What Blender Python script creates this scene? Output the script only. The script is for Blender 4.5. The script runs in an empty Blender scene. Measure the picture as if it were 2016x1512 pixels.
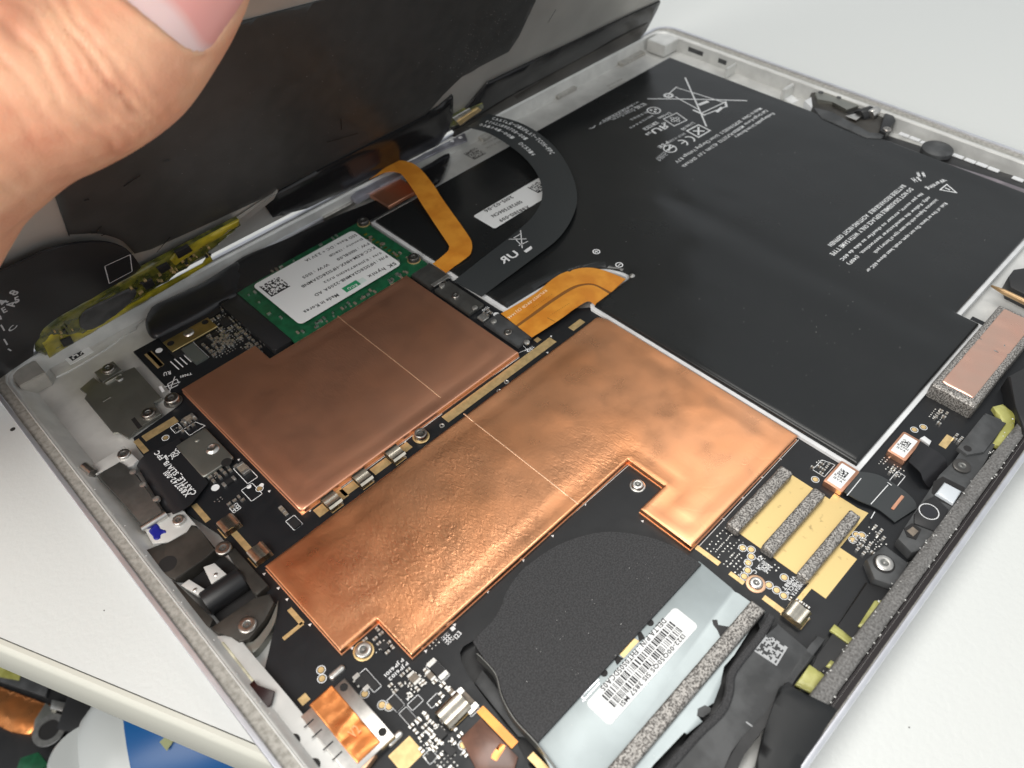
import bpy, bmesh, math, random
from mathutils import Vector, Matrix, noise
from mathutils.geometry import intersect_point_line

random.seed(7)
scn = bpy.context.scene
col = scn.collection
MM = 0.001                                   # all lengths below are millimetres

# ------------------------------------------------------------------ camera
# device frame: X along the long side, Y along the short side, Z up, rim at z = 0
CAM_R = Vector((0.7075432, -0.7062188, -0.0252502))
CAM_D = Vector((-0.5325731, -0.5094048, -0.6759235))
CAM_F = Vector((0.4644874, 0.4916927, -0.7365391))
CAM_P = Vector((0.0, 2.3, 150.0))
FPX = 1559.41
cam_d = bpy.data.cameras.new('camera')
cam = bpy.data.objects.new('camera', cam_d)
col.objects.link(cam)
cam.matrix_world = Matrix(((CAM_R.x, -CAM_D.x, -CAM_F.x, CAM_P.x * MM),
                           (CAM_R.y, -CAM_D.y, -CAM_F.y, CAM_P.y * MM),
                           (CAM_R.z, -CAM_D.z, -CAM_F.z, CAM_P.z * MM), (0, 0, 0, 1)))
cam_d.sensor_width = 36.0
cam_d.lens = FPX / 2016.0 * 36.0
cam_d.clip_start = 0.005
cam_d.clip_end = 20.0
cam_d.dof.use_dof = True
cam_d.dof.focus_distance = 0.200
cam_d.dof.aperture_fstop = 22.0
scn.camera = cam

# ------------------------------------------------------------------ light
world = bpy.data.worlds.new('World')
scn.world = world
world.use_nodes = True
wb = world.node_tree.nodes['Background']
wb.inputs[0].default_value = (0.93, 0.97, 1.0, 1)
wb.inputs[1].default_value = 0.54

def area(name, loc, target, size, power, colr):
    d = bpy.data.lights.new(name, 'AREA')
    d.shape = 'RECTANGLE'; d.size = size[0]; d.size_y = size[1]
    d.energy = power; d.color = colr
    o = bpy.data.objects.new(name, d); col.objects.link(o)
    o.location = Vector(loc) * MM
    o.rotation_euler = (Vector(target) - Vector(loc)).to_track_quat('-Z', 'Y').to_euler()
    return o
area('window_light', (450, -900, 850), (120, 90, 0), (0.9, 0.8), 0.7, (1.0, 0.985, 0.95))
area('left_fill', (-340, 20, 430), (20, 110, 0), (0.5, 0.4), 3.8, (1.0, 0.965, 0.91))  # unseen fill, added to brighten the table and hand on the left
area('ceiling_light', (420, 520, 1700), (120, 90, 0), (1.3, 0.5), 12.0, (1.0, 0.97, 0.92))

scn.view_settings.view_transform = 'Standard'
scn.view_settings.look = 'None'
scn.view_settings.exposure = 0.06
scn.view_settings.gamma = 1.0
scn.render.engine = 'CYCLES'

# ------------------------------------------------------------------ placing helpers
def ray(px, py):
    return CAM_R * ((px - 1008.0) / FPX) + CAM_D * ((py - 756.0) / FPX) + CAM_F
def at(px, py, z=-4.2):
    d = ray(px, py); return CAM_P + d * ((z - CAM_P.z) / d.z)
def xy(px, py, z=-4.2):
    p = at(px, py, z); return (p.x, p.y)
def PX(pts, z=-4.2):
    return [xy(p[0], p[1], z) for p in pts]
def mm_px(px, py, z=-4.2):
    return (at(px, py, z) - CAM_P).dot(CAM_F) / FPX          # mm per photograph pixel there
def snap(pts, tol=9.0):
    """straighten an outline so that edges lying nearly along X or Y run exactly along them"""
    n = len(pts); t = math.tan(math.radians(tol))
    out = [list(p) for p in pts]; kind = []
    for i in range(n):
        a, b = pts[i], pts[(i + 1) % n]
        dx, dy = abs(b[0] - a[0]), abs(b[1] - a[1])
        kind.append('h' if dy < t * dx else 'v' if dx < t * dy else None)
    for k, ax in (('h', 1), ('v', 0)):
        i = 0; seen = set()
        for s in range(n):
            if kind[s] == k and kind[s - 1] != k:
                idx = [s]; j = s
                while kind[j % n] == k and len(idx) <= n:
                    j += 1; idx.append(j % n)
                m = sum(pts[q][ax] for q in idx) / len(idx)
                for q in idx: out[q][ax] = m
    return [tuple(p) for p in out]
def rect_px(c4, z=-4.2):
    p = PX(c4, z)
    xs = sorted(q[0] for q in p); ys = sorted(q[1] for q in p)
    x0, x1, y0, y1 = (xs[0]+xs[1])/2, (xs[2]+xs[3])/2, (ys[0]+ys[1])/2, (ys[2]+ys[3])/2
    return ((x0+x1)/2, (y0+y1)/2, x1-x0, y1-y0)
def rrect(cx, cy, lx, ly, r, rot=0.0, n=5):
    pts = []; r = max(0.01, min(r, lx/2-1e-3, ly/2-1e-3))
    for sx, sy, a0 in ((1, 1, 0), (-1, 1, 90), (-1, -1, 180), (1, -1, 270)):
        for k in range(n + 1):
            a = math.radians(a0 + 90.0 * k / n)
            pts.append((sx*(lx/2-r) + r*math.cos(a), sy*(ly/2-r) + r*math.sin(a)))
    c, s = math.cos(rot), math.sin(rot)
    return [(cx + x*c - y*s, cy + x*s + y*c) for x, y in pts]
def circ(cx, cy, r, n=24):
    return [(cx + r*math.cos(2*math.pi*k/n), cy + r*math.sin(2*math.pi*k/n)) for k in range(n)]
def spline(pts, sub=6, closed=False):
    out = []; n = len(pts); d = len(pts[0])
    rng = n if closed else n - 1
    for i in range(rng):
        if closed: p0, p1, p2, p3 = pts[i-1], pts[i], pts[(i+1) % n], pts[(i+2) % n]
        else: p0, p1, p2, p3 = pts[max(i-1, 0)], pts[i], pts[i+1], pts[min(i+2, n-1)]
        for k in range(sub):
            t = k / sub
            out.append(tuple(0.5*(2*p1[j] + (p2[j]-p0[j])*t + (2*p0[j]-5*p1[j]+4*p2[j]-p3[j])*t*t
                        + (3*p1[j]-p0[j]-3*p2[j]+p3[j])*t**3) for j in range(d)))
    if not closed: out.append(tuple(pts[-1]))
    return out

# ------------------------------------------------------------------ objects
LOCAL = set()                                # parents whose children are given in the parent's own frame
def tag(o, label=None, cat=None, group=None, kind=None):
    if label: o['label'] = label
    if cat: o['category'] = cat
    if group: o['group'] = group
    if kind: o['kind'] = kind
    return o
def thing(name, loc, label, cat, group=None, rot=None):
    o = bpy.data.objects.new(name, None); col.objects.link(o)
    o.empty_display_size = 0.005
    o.location = Vector(loc) * MM
    if rot is not None: o.rotation_euler = rot
    return tag(o, label, cat, group)
WORLD = {}
def put(name, me, loc, parent=None, rotz=0.0):
    """link a mesh; loc is the device-frame position (mm) unless the parent keeps its own frame"""
    o = bpy.data.objects.new(name, me); col.objects.link(o)
    L = Vector(loc)
    WORLD[o.name] = L.copy()
    if parent is not None:
        o.parent = parent
        if parent.name not in LOCAL:
            base = WORLD.get(parent.name)
            L = L - (base if base is not None else parent.location / MM)
        else:
            if parent.name in WORLD: L = L - WORLD[parent.name]
            LOCAL.add(o.name)
    o.location = L * MM
    o.rotation_euler = (0, 0, rotz)
    return o
def fin(name, bm, mat, parent=None, smooth=False, base=False, ang=35):
    """bmesh in mm -> centred mesh object"""
    bmesh.ops.recalc_face_normals(bm, faces=bm.faces)
    xs = [v.co for v in bm.verts]
    mn = Vector((min(v.x for v in xs), min(v.y for v in xs), min(v.z for v in xs)))
    mx = Vector((max(v.x for v in xs), max(v.y for v in xs), max(v.z for v in xs)))
    c = (mn + mx) / 2
    if base: c.z = mn.z
    for v in bm.verts: v.co = (v.co - c) * MM
    me = bpy.data.meshes.new(name); bm.to_mesh(me); bm.free()
    for m in (mat if isinstance(mat, (list, tuple)) else [mat]): me.materials.append(m)
    if smooth:
        me.polygons.foreach_set('use_smooth', [True] * len(me.polygons))
        try: me.set_sharp_from_angle(angle=math.radians(ang))
        except Exception: pass
    return put(name, me, c, parent)
def add_prism(bm, pts, z0, z1, mi=0):
    lo = [bm.verts.new((p[0], p[1], z0)) for p in pts]
    hi = [bm.verts.new((p[0], p[1], z1)) for p in pts]
    n = len(pts); fs = [bm.faces.new(hi), bm.faces.new(lo[::-1])]
    for i in range(n):
        fs.append(bm.faces.new((lo[i], lo[(i+1) % n], hi[(i+1) % n], hi[i])))
    for f in fs: f.material_index = mi
    return hi
def prism(name, pts, z0, z1, mat, parent=None, bev=0.0, seg=2, smooth=None):
    bm = bmesh.new(); hi = add_prism(bm, pts, z0, z1)
    if bev > 0:
        s = set(hi)
        es = [e for e in bm.edges if e.verts[0] in s and e.verts[1] in s]
        bmesh.ops.bevel(bm, geom=es, offset=bev, segments=seg, affect='EDGES', profile=0.5, clamp_overlap=True)
    return fin(name, bm, mat, parent, smooth=(bev > 0 if smooth is None else smooth))
BOX = {}
def box(name, cx, cy, z0, lx, ly, h, mat, parent=None, rot=0.0, bev=0.0):
    """box standing on z0; alike boxes share their mesh"""
    key = (round(lx, 2), round(ly, 2), round(h, 2), mat.name, bev)
    me = BOX.get(key)
    if me is None:
        bm = bmesh.new(); bmesh.ops.create_cube(bm, size=1.0)
        for v in bm.verts: v.co = Vector((v.co.x*lx, v.co.y*ly, (v.co.z + .5)*h)) * MM
        if bev > 0: bmesh.ops.bevel(bm, geom=list(bm.edges), offset=bev*MM, segments=2, affect='EDGES', clamp_overlap=True)
        me = bpy.data.meshes.new(name); bm.to_mesh(me); bm.free(); me.materials.append(mat); BOX[key] = me
        if bev > 0: me.polygons.foreach_set('use_smooth', [True]*len(me.polygons)); me.set_sharp_from_angle(angle=math.radians(50))
    return put(name, me, (cx, cy, z0), parent, rot)
def lathe_bm(prof, n=28, mis=None, bm=None, c=(0, 0, 0)):
    bm = bm or bmesh.new(); rings = []
    for r, z in prof:
        rings.append([bm.verts.new((c[0]+r*math.cos(2*math.pi*k/n), c[1]+r*math.sin(2*math.pi*k/n), c[2]+z)) for k in range(n)]
                     if r > 1e-6 else [bm.verts.new((c[0], c[1], c[2]+z))])
    for i in range(len(rings) - 1):
        a, b = rings[i], rings[i+1]
        for k in range(n):
            q = [a[k % len(a)], a[(k+1) % n % len(a)], b[(k+1) % n % len(b)], b[k % len(b)]]
            u = []
            for v in q:
                if v not in u: u.append(v)
            if len(u) > 2:
                f = bm.faces.new(u)
                if mis: f.material_index = mis[i]
    return bm
LATHE = {}
def lathe(name, px, py, z, prof, mats, parent=None, mis=None, n=28, pos=None):
    key = (tuple(prof), tuple(m.name for m in mats))
    me = LATHE.get(key)
    if me is None:
        bm = lathe_bm([(r*MM, q*MM) for r, q in prof], n, mis)
        bmesh.ops.recalc_face_normals(bm, faces=bm.faces)
        me = bpy.data.meshes.new(name); bm.to_mesh(me); bm.free()
        for m in mats: me.materials.append(m)
        me.polygons.foreach_set('use_smooth', [True]*len(me.polygons)); me.set_sharp_from_angle(angle=math.radians(40))
        LATHE[key] = me
    p = pos if pos else xy(px, py, z)
    return put(name, me, (p[0], p[1], z), parent)
def dist_edge(p, pts):
    best = 1e9; n = len(pts)
    for i in range(n):
        ax, ay = pts[i]; bx, by = pts[(i+1) % n]
        dx, dy = bx-ax, by-ay; L = dx*dx+dy*dy
        t = 0 if L == 0 else max(0, min(1, ((p[0]-ax)*dx+(p[1]-ay)*dy)/L))
        best = min(best, math.hypot(p[0]-ax-t*dx, p[1]-ay-t*dy))
    return best
def pillow(name, pts, z0, z1, mat, parent=None, step=2.0, r=0.8, disp=None, smooth=True, ang=60):
    """solid with a finely cut top: rounded along its outline and dented by disp(x, y, d)"""
    bm = bmesh.new()
    f = bm.faces.new([bm.verts.new((p[0], p[1], z1)) for p in pts])
    xs = [p[0] for p in pts]; ys = [p[1] for p in pts]
    cuts = []
    def ticks(a, b):
        k = a + step
        t = [a + r*q for q in (.12, .35, .7, 1.0)] + [b - r*q for q in (.12, .35, .7, 1.0)]
        while k < b - r: t.append(k); k += step
        return t
    # extra cuts just inside each straight side so that the rounding has faces to bend
    n = len(pts)
    for i in range(n):
        a, b = pts[i], pts[(i+1) % n]
        if math.hypot(a[0]-b[0], a[1]-b[1]) < step: continue
        if abs(a[0]-b[0]) < .05: cuts += [((a[0]+s*r*q, 0, 0), (1, 0, 0)) for s in (1, -1) for q in (.15, .45, 1.)]
        elif abs(a[1]-b[1]) < .05: cuts += [((0, a[1]+s*r*q, 0), (0, 1, 0)) for s in (1, -1) for q in (.15, .45, 1.)]
    cuts += [((k, 0, 0), (1, 0, 0)) for k in ticks(min(xs), max(xs))] + [((0, k, 0), (0, 1, 0)) for k in ticks(min(ys), max(ys))]
    for co, no in cuts:
        bmesh.ops.bisect_plane(bm, geom=list(bm.verts)+list(bm.edges)+list(bm.faces), dist=1e-4, plane_co=co, plane_no=no)
    be = [e for e in bm.edges if len(e.link_faces) == 1]
    bv = {v for e in be for v in e.verts}
    for v in bm.verts:
        d = 0.0 if v in bv else dist_edge((v.co.x, v.co.y), pts)
        k = min(1.0, d / r) if r > 0 else 1.0
        z = z1 - r*0.9*(1 - math.sqrt(max(0, 1-(1-k)**2)))
        if disp: z += disp(v.co.x, v.co.y, d)
        v.co.z = z
    ret = bmesh.ops.extrude_edge_only(bm, edges=be)
    for g in ret['geom']:
        if isinstance(g, bmesh.types.BMVert): g.co.z = z0
    return fin(name, bm, mat, parent, smooth=smooth, ang=ang)
def strip(name, L, Rr, th, mat, parent=None, sub=5, smooth=True, across=3):
    """a flat cable between two edge polylines [(x,y,z)...], given thickness"""
    L = spline(L, sub); Rr = spline(Rr, sub)
    bm = bmesh.new(); g = []
    for a, b in zip(L, Rr):
        a = Vector(a); b = Vector(b)
        g.append([bm.verts.new(a.lerp(b, k/across)) for k in range(across+1)])
    for i in range(len(g)-1):
        for k in range(across):
            bm.faces.new((g[i][k], g[i][k+1], g[i+1][k+1], g[i+1][k]))
    bmesh.ops.recalc_face_normals(bm, faces=bm.faces)
    up = sum((f.normal.z for f in bm.faces))
    if up < 0: bmesh.ops.reverse_faces(bm, faces=bm.faces)
    bm.normal_update()
    top = {v: v.co.copy() for v in bm.verts}
    ret = bmesh.ops.extrude_face_region(bm, geom=list(bm.faces))
    nv = [x for x in ret['geom'] if isinstance(x, bmesh.types.BMVert)]
    for v in nv: v.co.z -= th
    return fin(name, bm, mat, parent, smooth=smooth, ang=50)
def px_edge(pts, zs):
    return [tuple(at(p[0], p[1], z)) for p, z in zip(pts, zs)]
FONT = {}
def load_glyphs():
    """outline meshes of the built-in font, one per character"""
    import string
    made = []
    for ch_ in string.ascii_letters + string.digits + "-_/:().+#&,":
        cu = bpy.data.curves.new('glyph', 'FONT'); cu.body = ch_; cu.size = 1.0; cu.resolution_u = 2; cu.offset = .022
        o = bpy.data.objects.new('glyph', cu); col.objects.link(o); made.append((ch_, o, cu))
    dg = bpy.context.evaluated_depsgraph_get(); dg.update()
    for ch_, o, cu in made:
        me = bpy.data.meshes.new_from_object(o.evaluated_get(dg))
        FONT[ch_] = ([v.co.copy() for v in me.vertices], [tuple(p.vertices) for p in me.polygons])
        bpy.data.meshes.remove(me)
    for ch_, o, cu in made: bpy.data.objects.remove(o); bpy.data.curves.remove(cu)
load_glyphs()
def text_mesh(s):
    V, F, x = [], [], 0.0
    for ch_ in s:
        if ch_ == ' ' or ch_ not in FONT: x += .32; continue
        v, f = FONT[ch_]; x0 = min(q.x for q in v); x1 = max(q.x for q in v); k = len(V)
        V += [Vector((q.x-x0+x, q.y, 0)) for q in v]; F += [tuple(i+k for i in p) for p in f]
        x += x1-x0+.11
    return V, F
def add_text(bm, s, P0, P1, h, z, mirror=False):
    """lettering from P0 to P1 (device xy), h mm tall, reading P0 -> P1, seen from above"""
    V, F = text_mesh(s)
    if not V: return
    x0, x1 = min(v.x for v in V), max(v.x for v in V); y0, y1 = min(v.y for v in V), max(v.y for v in V)
    d = Vector((P1[0]-P0[0], P1[1]-P0[1])); u = d.normalized(); n = Vector((-u.y, u.x)); m = (Vector(P0)+Vector(P1))/2
    sx = d.length / max(1e-6, x1-x0); sy = h / max(1e-6, y1-y0)
    vs = []
    for v in V:
        q = m + u*((v.x-(x0+x1)/2)*(-sx if mirror else sx)) + n*((v.y-(y0+y1)/2)*sy)
        vs.append(bm.verts.new((q.x, q.y, z)))
    for f in F:
        try: bm.faces.new([vs[i] for i in f])
        except ValueError: pass
def print_obj(name, bm, mat, parent):
    bmesh.ops.recalc_face_normals(bm, faces=bm.faces)
    for f in bm.faces:
        if f.normal.z < 0: f.normal_flip()
    xs = [v.co for v in bm.verts]
    c = Vector((sum(v.x for v in xs)/len(xs), sum(v.y for v in xs)/len(xs), xs[0].z))
    for v in bm.verts: v.co = (v.co - c)*MM
    me = bpy.data.meshes.new(name); bm.to_mesh(me); bm.free(); me.materials.append(mat)
    return put(name, me, c, parent)
def text(s, a, b, h, z, mat, parent, name='lettering'):
    bm = bmesh.new(); add_text(bm, s, xy(*a, z), xy(*b, z), h, z); return print_obj(name, bm, mat, parent)
def add_line(bm, A, B, w, z):
    d = Vector((B[0]-A[0], B[1]-A[1]));
    if d.length < 1e-6: return
    n = Vector((-d.y, d.x)).normalized()*w/2; e = d.normalized()*w/2
    a = Vector(A)-e; b = Vector(B)+e
    bm.faces.new([bm.verts.new((q.x, q.y, z)) for q in (a-n, b-n, b+n, a+n)])
def add_ring(bm, c, r0, r1, z, n=24):
    a = [bm.verts.new((p[0], p[1], z)) for p in circ(c[0], c[1], r0, n)]
    b = [bm.verts.new((p[0], p[1], z)) for p in circ(c[0], c[1], r1, n)]
    for k in range(n): bm.faces.new((a[k], a[(k+1) % n], b[(k+1) % n], b[k]))
def add_poly(bm, pts, z):
    bm.faces.new([bm.verts.new((p[0], p[1], z)) for p in pts])
def add_frame(bm, pts, w, z):
    for i in range(len(pts)): add_line(bm, pts[i], pts[(i+1) % len(pts)], w, z)
def add_code(bm, cx, cy, l, n, z, rot=0.0, seed=1):
    """printed patch of scattered dark cells"""
    rn = random.Random(seed); s = l / n
    c, si = math.cos(rot), math.sin(rot)
    for i in range(n):
        for j in range(n):
            if rn.random() < .5 or i == 0 or j == 0:
                x, y = -l/2 + s*i, -l/2 + s*j
                bm.faces.new([bm.verts.new((cx+a*c-b*si, cy+a*si+b*c, z)) for a, b in ((x, y), (x+s, y), (x+s, y+s), (x, y+s))])

# ------------------------------------------------------------------ materials
def M(name, colr, rough=.5, metal=0.0, var=0.0, vs=300.0, bump=0.0, bs=900.0, bd=0.05, col2=None, vlo=.4, vhi=.6,
      spec=.5, coat=0.0, sss=0.0, trans=0.0, aniso=0, detail=4.0, rvar=0.0, stretch=None, alpha=1.0, ior=1.45):
    m = bpy.data.materials.new(name); m.use_nodes = True
    nt = m.node_tree; N = nt.nodes; L = nt.links; p = N['Principled BSDF']
    p.inputs['Base Color'].default_value = (*colr, 1); p.inputs['Roughness'].default_value = rough
    p.inputs['Metallic'].default_value = metal; p.inputs['Specular IOR Level'].default_value = spec
    p.inputs['Coat Weight'].default_value = coat; p.inputs['Coat Roughness'].default_value = .15
    p.inputs['Transmission Weight'].default_value = trans; p.inputs['IOR'].default_value = ior
    p.inputs['Alpha'].default_value = alpha
    if sss:
        p.inputs['Subsurface Weight'].default_value = sss; p.inputs['Subsurface Radius'].default_value = (1.0, .35, .2)
        p.inputs['Subsurface Scale'].default_value = .003
    tc = N.new('ShaderNodeTexCoord'); vec = tc.outputs['Object']
    if stretch:
        mp = N.new('ShaderNodeMapping'); mp.inputs['Scale'].default_value = stretch
        L.new(vec, mp.inputs['Vector']); vec = mp.outputs['Vector']
    if var or col2:
        n = N.new('ShaderNodeTexNoise'); n.inputs['Scale'].default_value = vs; n.inputs['Detail'].default_value = detail
        L.new(vec, n.inputs['Vector'])
        r = N.new('ShaderNodeValToRGB'); r.color_ramp.elements[0].position = vlo; r.color_ramp.elements[1].position = vhi
        c2 = col2 or tuple(max(0, q*(1-var)) for q in colr); c1 = colr if col2 else tuple(min(1, q*(1+var*.5)) for q in colr)
        r.color_ramp.elements[0].color = (*c1, 1); r.color_ramp.elements[1].color = (*c2, 1)
        L.new(n.outputs['Fac'], r.inputs['Fac']); L.new(r.outputs['Color'], p.inputs['Base Color'])
    if rvar:
        n = N.new('ShaderNodeTexNoise'); n.inputs['Scale'].default_value = vs*.7; n.inputs['Detail'].default_value = 6
        L.new(vec, n.inputs['Vector'])
        mr = N.new('ShaderNodeMapRange'); mr.inputs['From Min'].default_value = .3; mr.inputs['From Max'].default_value = .7
        mr.inputs['To Min'].default_value = max(0.02, rough-rvar); mr.inputs['To Max'].default_value = min(1, rough+rvar)
        L.new(n.outputs['Fac'], mr.inputs['Value']); L.new(mr.outputs['Result'], p.inputs['Roughness'])
    if bump:
        n = N.new('ShaderNodeTexNoise'); n.inputs['Scale'].default_value = bs; n.inputs['Detail'].default_value = detail
        L.new(vec, n.inputs['Vector'])
        b = N.new('ShaderNodeBump'); b.inputs['Strength'].default_value = bump; b.inputs['Distance'].default_value = bd*MM
        L.new(n.outputs['Fac'], b.inputs['Height']); L.new(b.outputs['Normal'], p.inputs['Normal'])
    return m
def copper(name, c1, c2, rough=.32, dents=1.0, prints=(), fine=.10, vs=60.0, rv=1.0):
    """copper foil; prints = patches (x, y, radius in mm from the sheet's middle) of pressed-in crinkles"""
    m = M(name, c1, rough, 1.0, col2=c2, vs=vs, vlo=.30, vhi=.75, detail=5)
    nt = m.node_tree; N = nt.nodes; L = nt.links; p = N['Principled BSDF']
    tc = N.new('ShaderNodeTexCoord'); v = tc.outputs['Object']
    def math_(op, a, b=None, c=None):
        n = N.new('ShaderNodeMath'); n.operation = op
        for i, q in enumerate((a, b, c)):
            if q is None: continue
            if isinstance(q, (int, float)): n.inputs[i].default_value = q
            else: L.new(q, n.inputs[i])
        return n.outputs[0]
    def noi(s, d=3, dist=0.0, vec=None):
        n = N.new('ShaderNodeTexNoise'); n.inputs['Scale'].default_value = s; n.inputs['Detail'].default_value = d
        n.inputs['Distortion'].default_value = dist; L.new(vec or v, n.inputs['Vector']); return n.outputs['Fac']
    def bump(h, s, d, prev=None):
        b = N.new('ShaderNodeBump'); b.inputs['Distance'].default_value = d*MM
        if isinstance(s, float): b.inputs['Strength'].default_value = s
        else: L.new(s, b.inputs['Strength'])
        L.new(h, b.inputs['Height'])
        if prev: L.new(prev, b.inputs['Normal'])
        return b.outputs['Normal']
    nrm = bump(noi(30, 2, .5), .30*dents, 1.2)                  # broad dents
    # a few sharp creases: thin ridges where a noise field crosses its middle value
    rd = math_('ABSOLUTE', math_('SUBTRACT', noi(70, 1, 1.2), .5))
    rd = math_('SMOOTH_MIN', rd, .012, .01)
    nrm = bump(rd, .05*dents, 5.0, nrm)
    mask = None
    for (x, y, r) in prints:
        mp = N.new('ShaderNodeMapping'); mp.inputs['Location'].default_value = (-x/r, -y/r, 0); mp.inputs['Scale'].default_value = (1/(r*MM),)*3
        L.new(v, mp.inputs['Vector'])
        ln = N.new('ShaderNodeVectorMath'); ln.operation = 'LENGTH'; L.new(mp.outputs['Vector'], ln.inputs[0])
        k = math_('SUBTRACT', 1.15, math_('ADD', ln.outputs['Value'], math_('MULTIPLY', math_('SUBTRACT', noi(90, 3), .5), 1.2)))
        k = N_clamp(N, L, k)
        mask = k if mask is None else math_('MAXIMUM', mask, k)
    if mask is not None:
        # wandering short ridges, stretched across the sheet
        mp = N.new('ShaderNodeMapping'); mp.inputs['Scale'].default_value = (1.0, .42, 1.0); mp.inputs['Rotation'].default_value = (0, 0, .5); L.new(v, mp.inputs['Vector'])
        h = noi(1000, 2, 1.4, mp.outputs['Vector'])
        nrm = bump(h, math_('MULTIPLY', mask, .8), .15, nrm)
    nrm = bump(noi(1500, 3), fine, .03, nrm)                    # grain
    L.new(nrm, p.inputs['Normal'])
    mr = N.new('ShaderNodeMapRange'); mr.inputs['From Min'].default_value = .3; mr.inputs['From Max'].default_value = .75
    mr.inputs['To Min'].default_value = rough-.06*rv; mr.inputs['To Max'].default_value = rough+.10*rv
    L.new(noi(120, 6), mr.inputs['Value']); L.new(mr.outputs['Result'], p.inputs['Roughness'])
    return m
def N_clamp(N, L, x):
    c = N.new('ShaderNodeClamp'); L.new(x, c.inputs['Value']); return c.outputs['Result']

m_table = M('table_white', (.63, .645, .63), .36, bump=.45, bs=800, bd=.20, detail=3)
m_band = M('edge_band', (.58, .575, .51), .45, bump=.1, bs=300, bd=.1)
m_gap = M('dark_joint', (.03, .028, .025), .9)
m_mag = M('magnesium', (.66, .66, .64), .42, .35, var=.10, vs=130, bump=.15, bs=1500, bd=.03, rvar=.1)
m_lip = M('polished_lip', (.72, .73, .78), .28, .75, var=.06, vs=200)
m_resid = M('adhesive_residue', (.44, .425, .39), .5, .25, col2=(.29, .28, .25), vs=900, vlo=.38, vhi=.66, bump=.45, bs=1300, bd=.12, detail=9)
m_resid2 = M('grey_gasket', (.22, .215, .21), .5, .3, col2=(.10, .096, .092), vs=2200, vlo=.35, vhi=.68, bump=.8, bs=1500, bd=.2, detail=8)
m_yglue = M('yellowed_glue', (.66, .62, .46), .5, var=.3, vs=250, bump=.3, bs=400, bd=.1)
m_pcb = M('black_solder_mask', (.010, .011, .013), .38, bump=.12, bs=2500, bd=.02, rvar=.06, vs=400, spec=.45)
m_pcbedge = M('board_edge', (.05, .04, .03), .7)
m_gold = M('gold_pad', (.78, .57, .28), .42, .75, var=.12, vs=600, bump=.15, bs=1800, bd=.02)
m_golddot = M('spotted_gold', (.80, .60, .27), .42, .7, col2=(.50, .37, .17), vs=420, vlo=.62, vhi=.72, bump=.2, bs=1500, bd=.03)
m_silk = M('white_silkscreen', (.72, .73, .74), .6)
m_ink = M('white_battery_ink', (.78, .79, .80), .5)
m_ink2 = M('grey_ink', (.42, .43, .44), .6)
m_tin = M('solder_tin', (.72, .71, .68), .3, .9, var=.2, vs=900)
m_steel = M('steel', (.62, .60, .57), .30, 1.0, var=.12, vs=500, bump=.08, bs=1200, bd=.02)
m_steeld = M('dark_steel', (.20, .20, .19), .40, .85, var=.15, vs=300, bump=.1, bs=1400, bd=.02)
m_plate = M('brushed_plate', (.30, .30, .27), .38, .85, var=.1, vs=120, bump=.06, bs=900, bd=.03)
m_screw = M('screw_steel', (.42, .39, .36), .28, 1.0, var=.2, vs=700)
m_screwb = M('black_screw', (.10, .095, .09), .35, .8)
m_dark = M('recess_dark', (.012, .011, .011), .6)
m_nickel = M('nickel_clip', (.70, .64, .54), .22, 1.0, var=.15, vs=500, bump=.12, bs=500, bd=.08)
m_cap = M('ceramic_tan', (.20, .165, .13), .5, var=.2, vs=900)
m_chip = M('chip_black', (.018, .018, .019), .42, bump=.1, bs=2500, bd=.02)
m_chipg = M('chip_grey', (.10, .11, .10), .35, .2)
m_copA = copper('copper_foil_wide', (.95, .475, .26), (.93, .42, .20), .31, 1.3, ((-28, 8, 30), (-8, 24, 16), (14, -4, 14)), .12)
m_copB = copper('copper_foil_left', (.95, .50, .33), (.93, .46, .28), .42, 1.5, ((0, 12, 22),), .12, 60, .3)
m_copT = copper('copper_tape', (.95, .38, .14), (.85, .28, .08), .30, 1.6, (), .25, 120)
m_copP = copper('bright_copper_tape', (.97, .64, .50), (.94, .55, .42), .22, .8, (), .06, 120)
m_copE = M('copper_edge', (.90, .58, .38), .48, .95)
m_case = M('copper_casing', (.72, .38, .25), .42, .9, var=.2, vs=300)
m_batt = M('battery_film', (.012, .013, .0135), .23, bump=.22, bs=45, bd=.9, detail=2, rvar=.07, vs=60, spec=.55)
m_tray = M('white_tray', (.70, .71, .72), .45, var=.08, vs=200)
m_label = M('white_label', (.78, .79, .79), .45, bump=.08, bs=300, bd=.05)
m_black = M('label_ink', (.015, .015, .018), .6)
m_green = M('green_board', (.012, .105, .045), .35, col2=(.010, .075, .032), vs=500, bump=.15, bs=1500, bd=.03, coat=.3)
m_greenl = M('green_print', (.02, .28, .12), .5)
m_fanpl = M('fan_plate', (.40, .45, .46), .38, .45, var=.05, vs=150, bump=.05, bs=1000, bd=.02)
m_foamk = M('black_foam_pad', (.046, .046, .048), .85, var=.35, vs=3200, bump=.4, bs=3200, bd=.05, detail=3)
m_gasket = M('silver_mesh_foam', (.44, .42, .395), .42, .6, col2=(.11, .102, .095), vs=2700, vlo=.40, vhi=.60, bump=.8, bs=2700, bd=.14, detail=2)
m_plast = M('black_plastic', (.018, .018, .019), .42, bump=.2, bs=900, bd=.05, rvar=.1, vs=200)
m_plastg = M('grey_black_plastic', (.060, .062, .064), .5, var=.3, vs=200, bump=.25, bs=1200, bd=.05, rvar=.1)
m_rubber = M('worn_black_sheet', (.036, .037, .0365), .42, var=.10, vs=160, bump=.30, bs=180, bd=.14, rvar=.06, detail=9)
m_tape = M('glossy_black_tape', (.012, .012, .013), .22, bump=.35, bs=120, bd=.35, detail=3)
m_fpc = M('black_flex', (.016, .016, .018), .32, bump=.1, bs=200, bd=.1)
m_fpcg = M('grey_sheen_flex', (.036, .040, .042), .36, bump=.08, bs=150, bd=.1)
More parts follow.
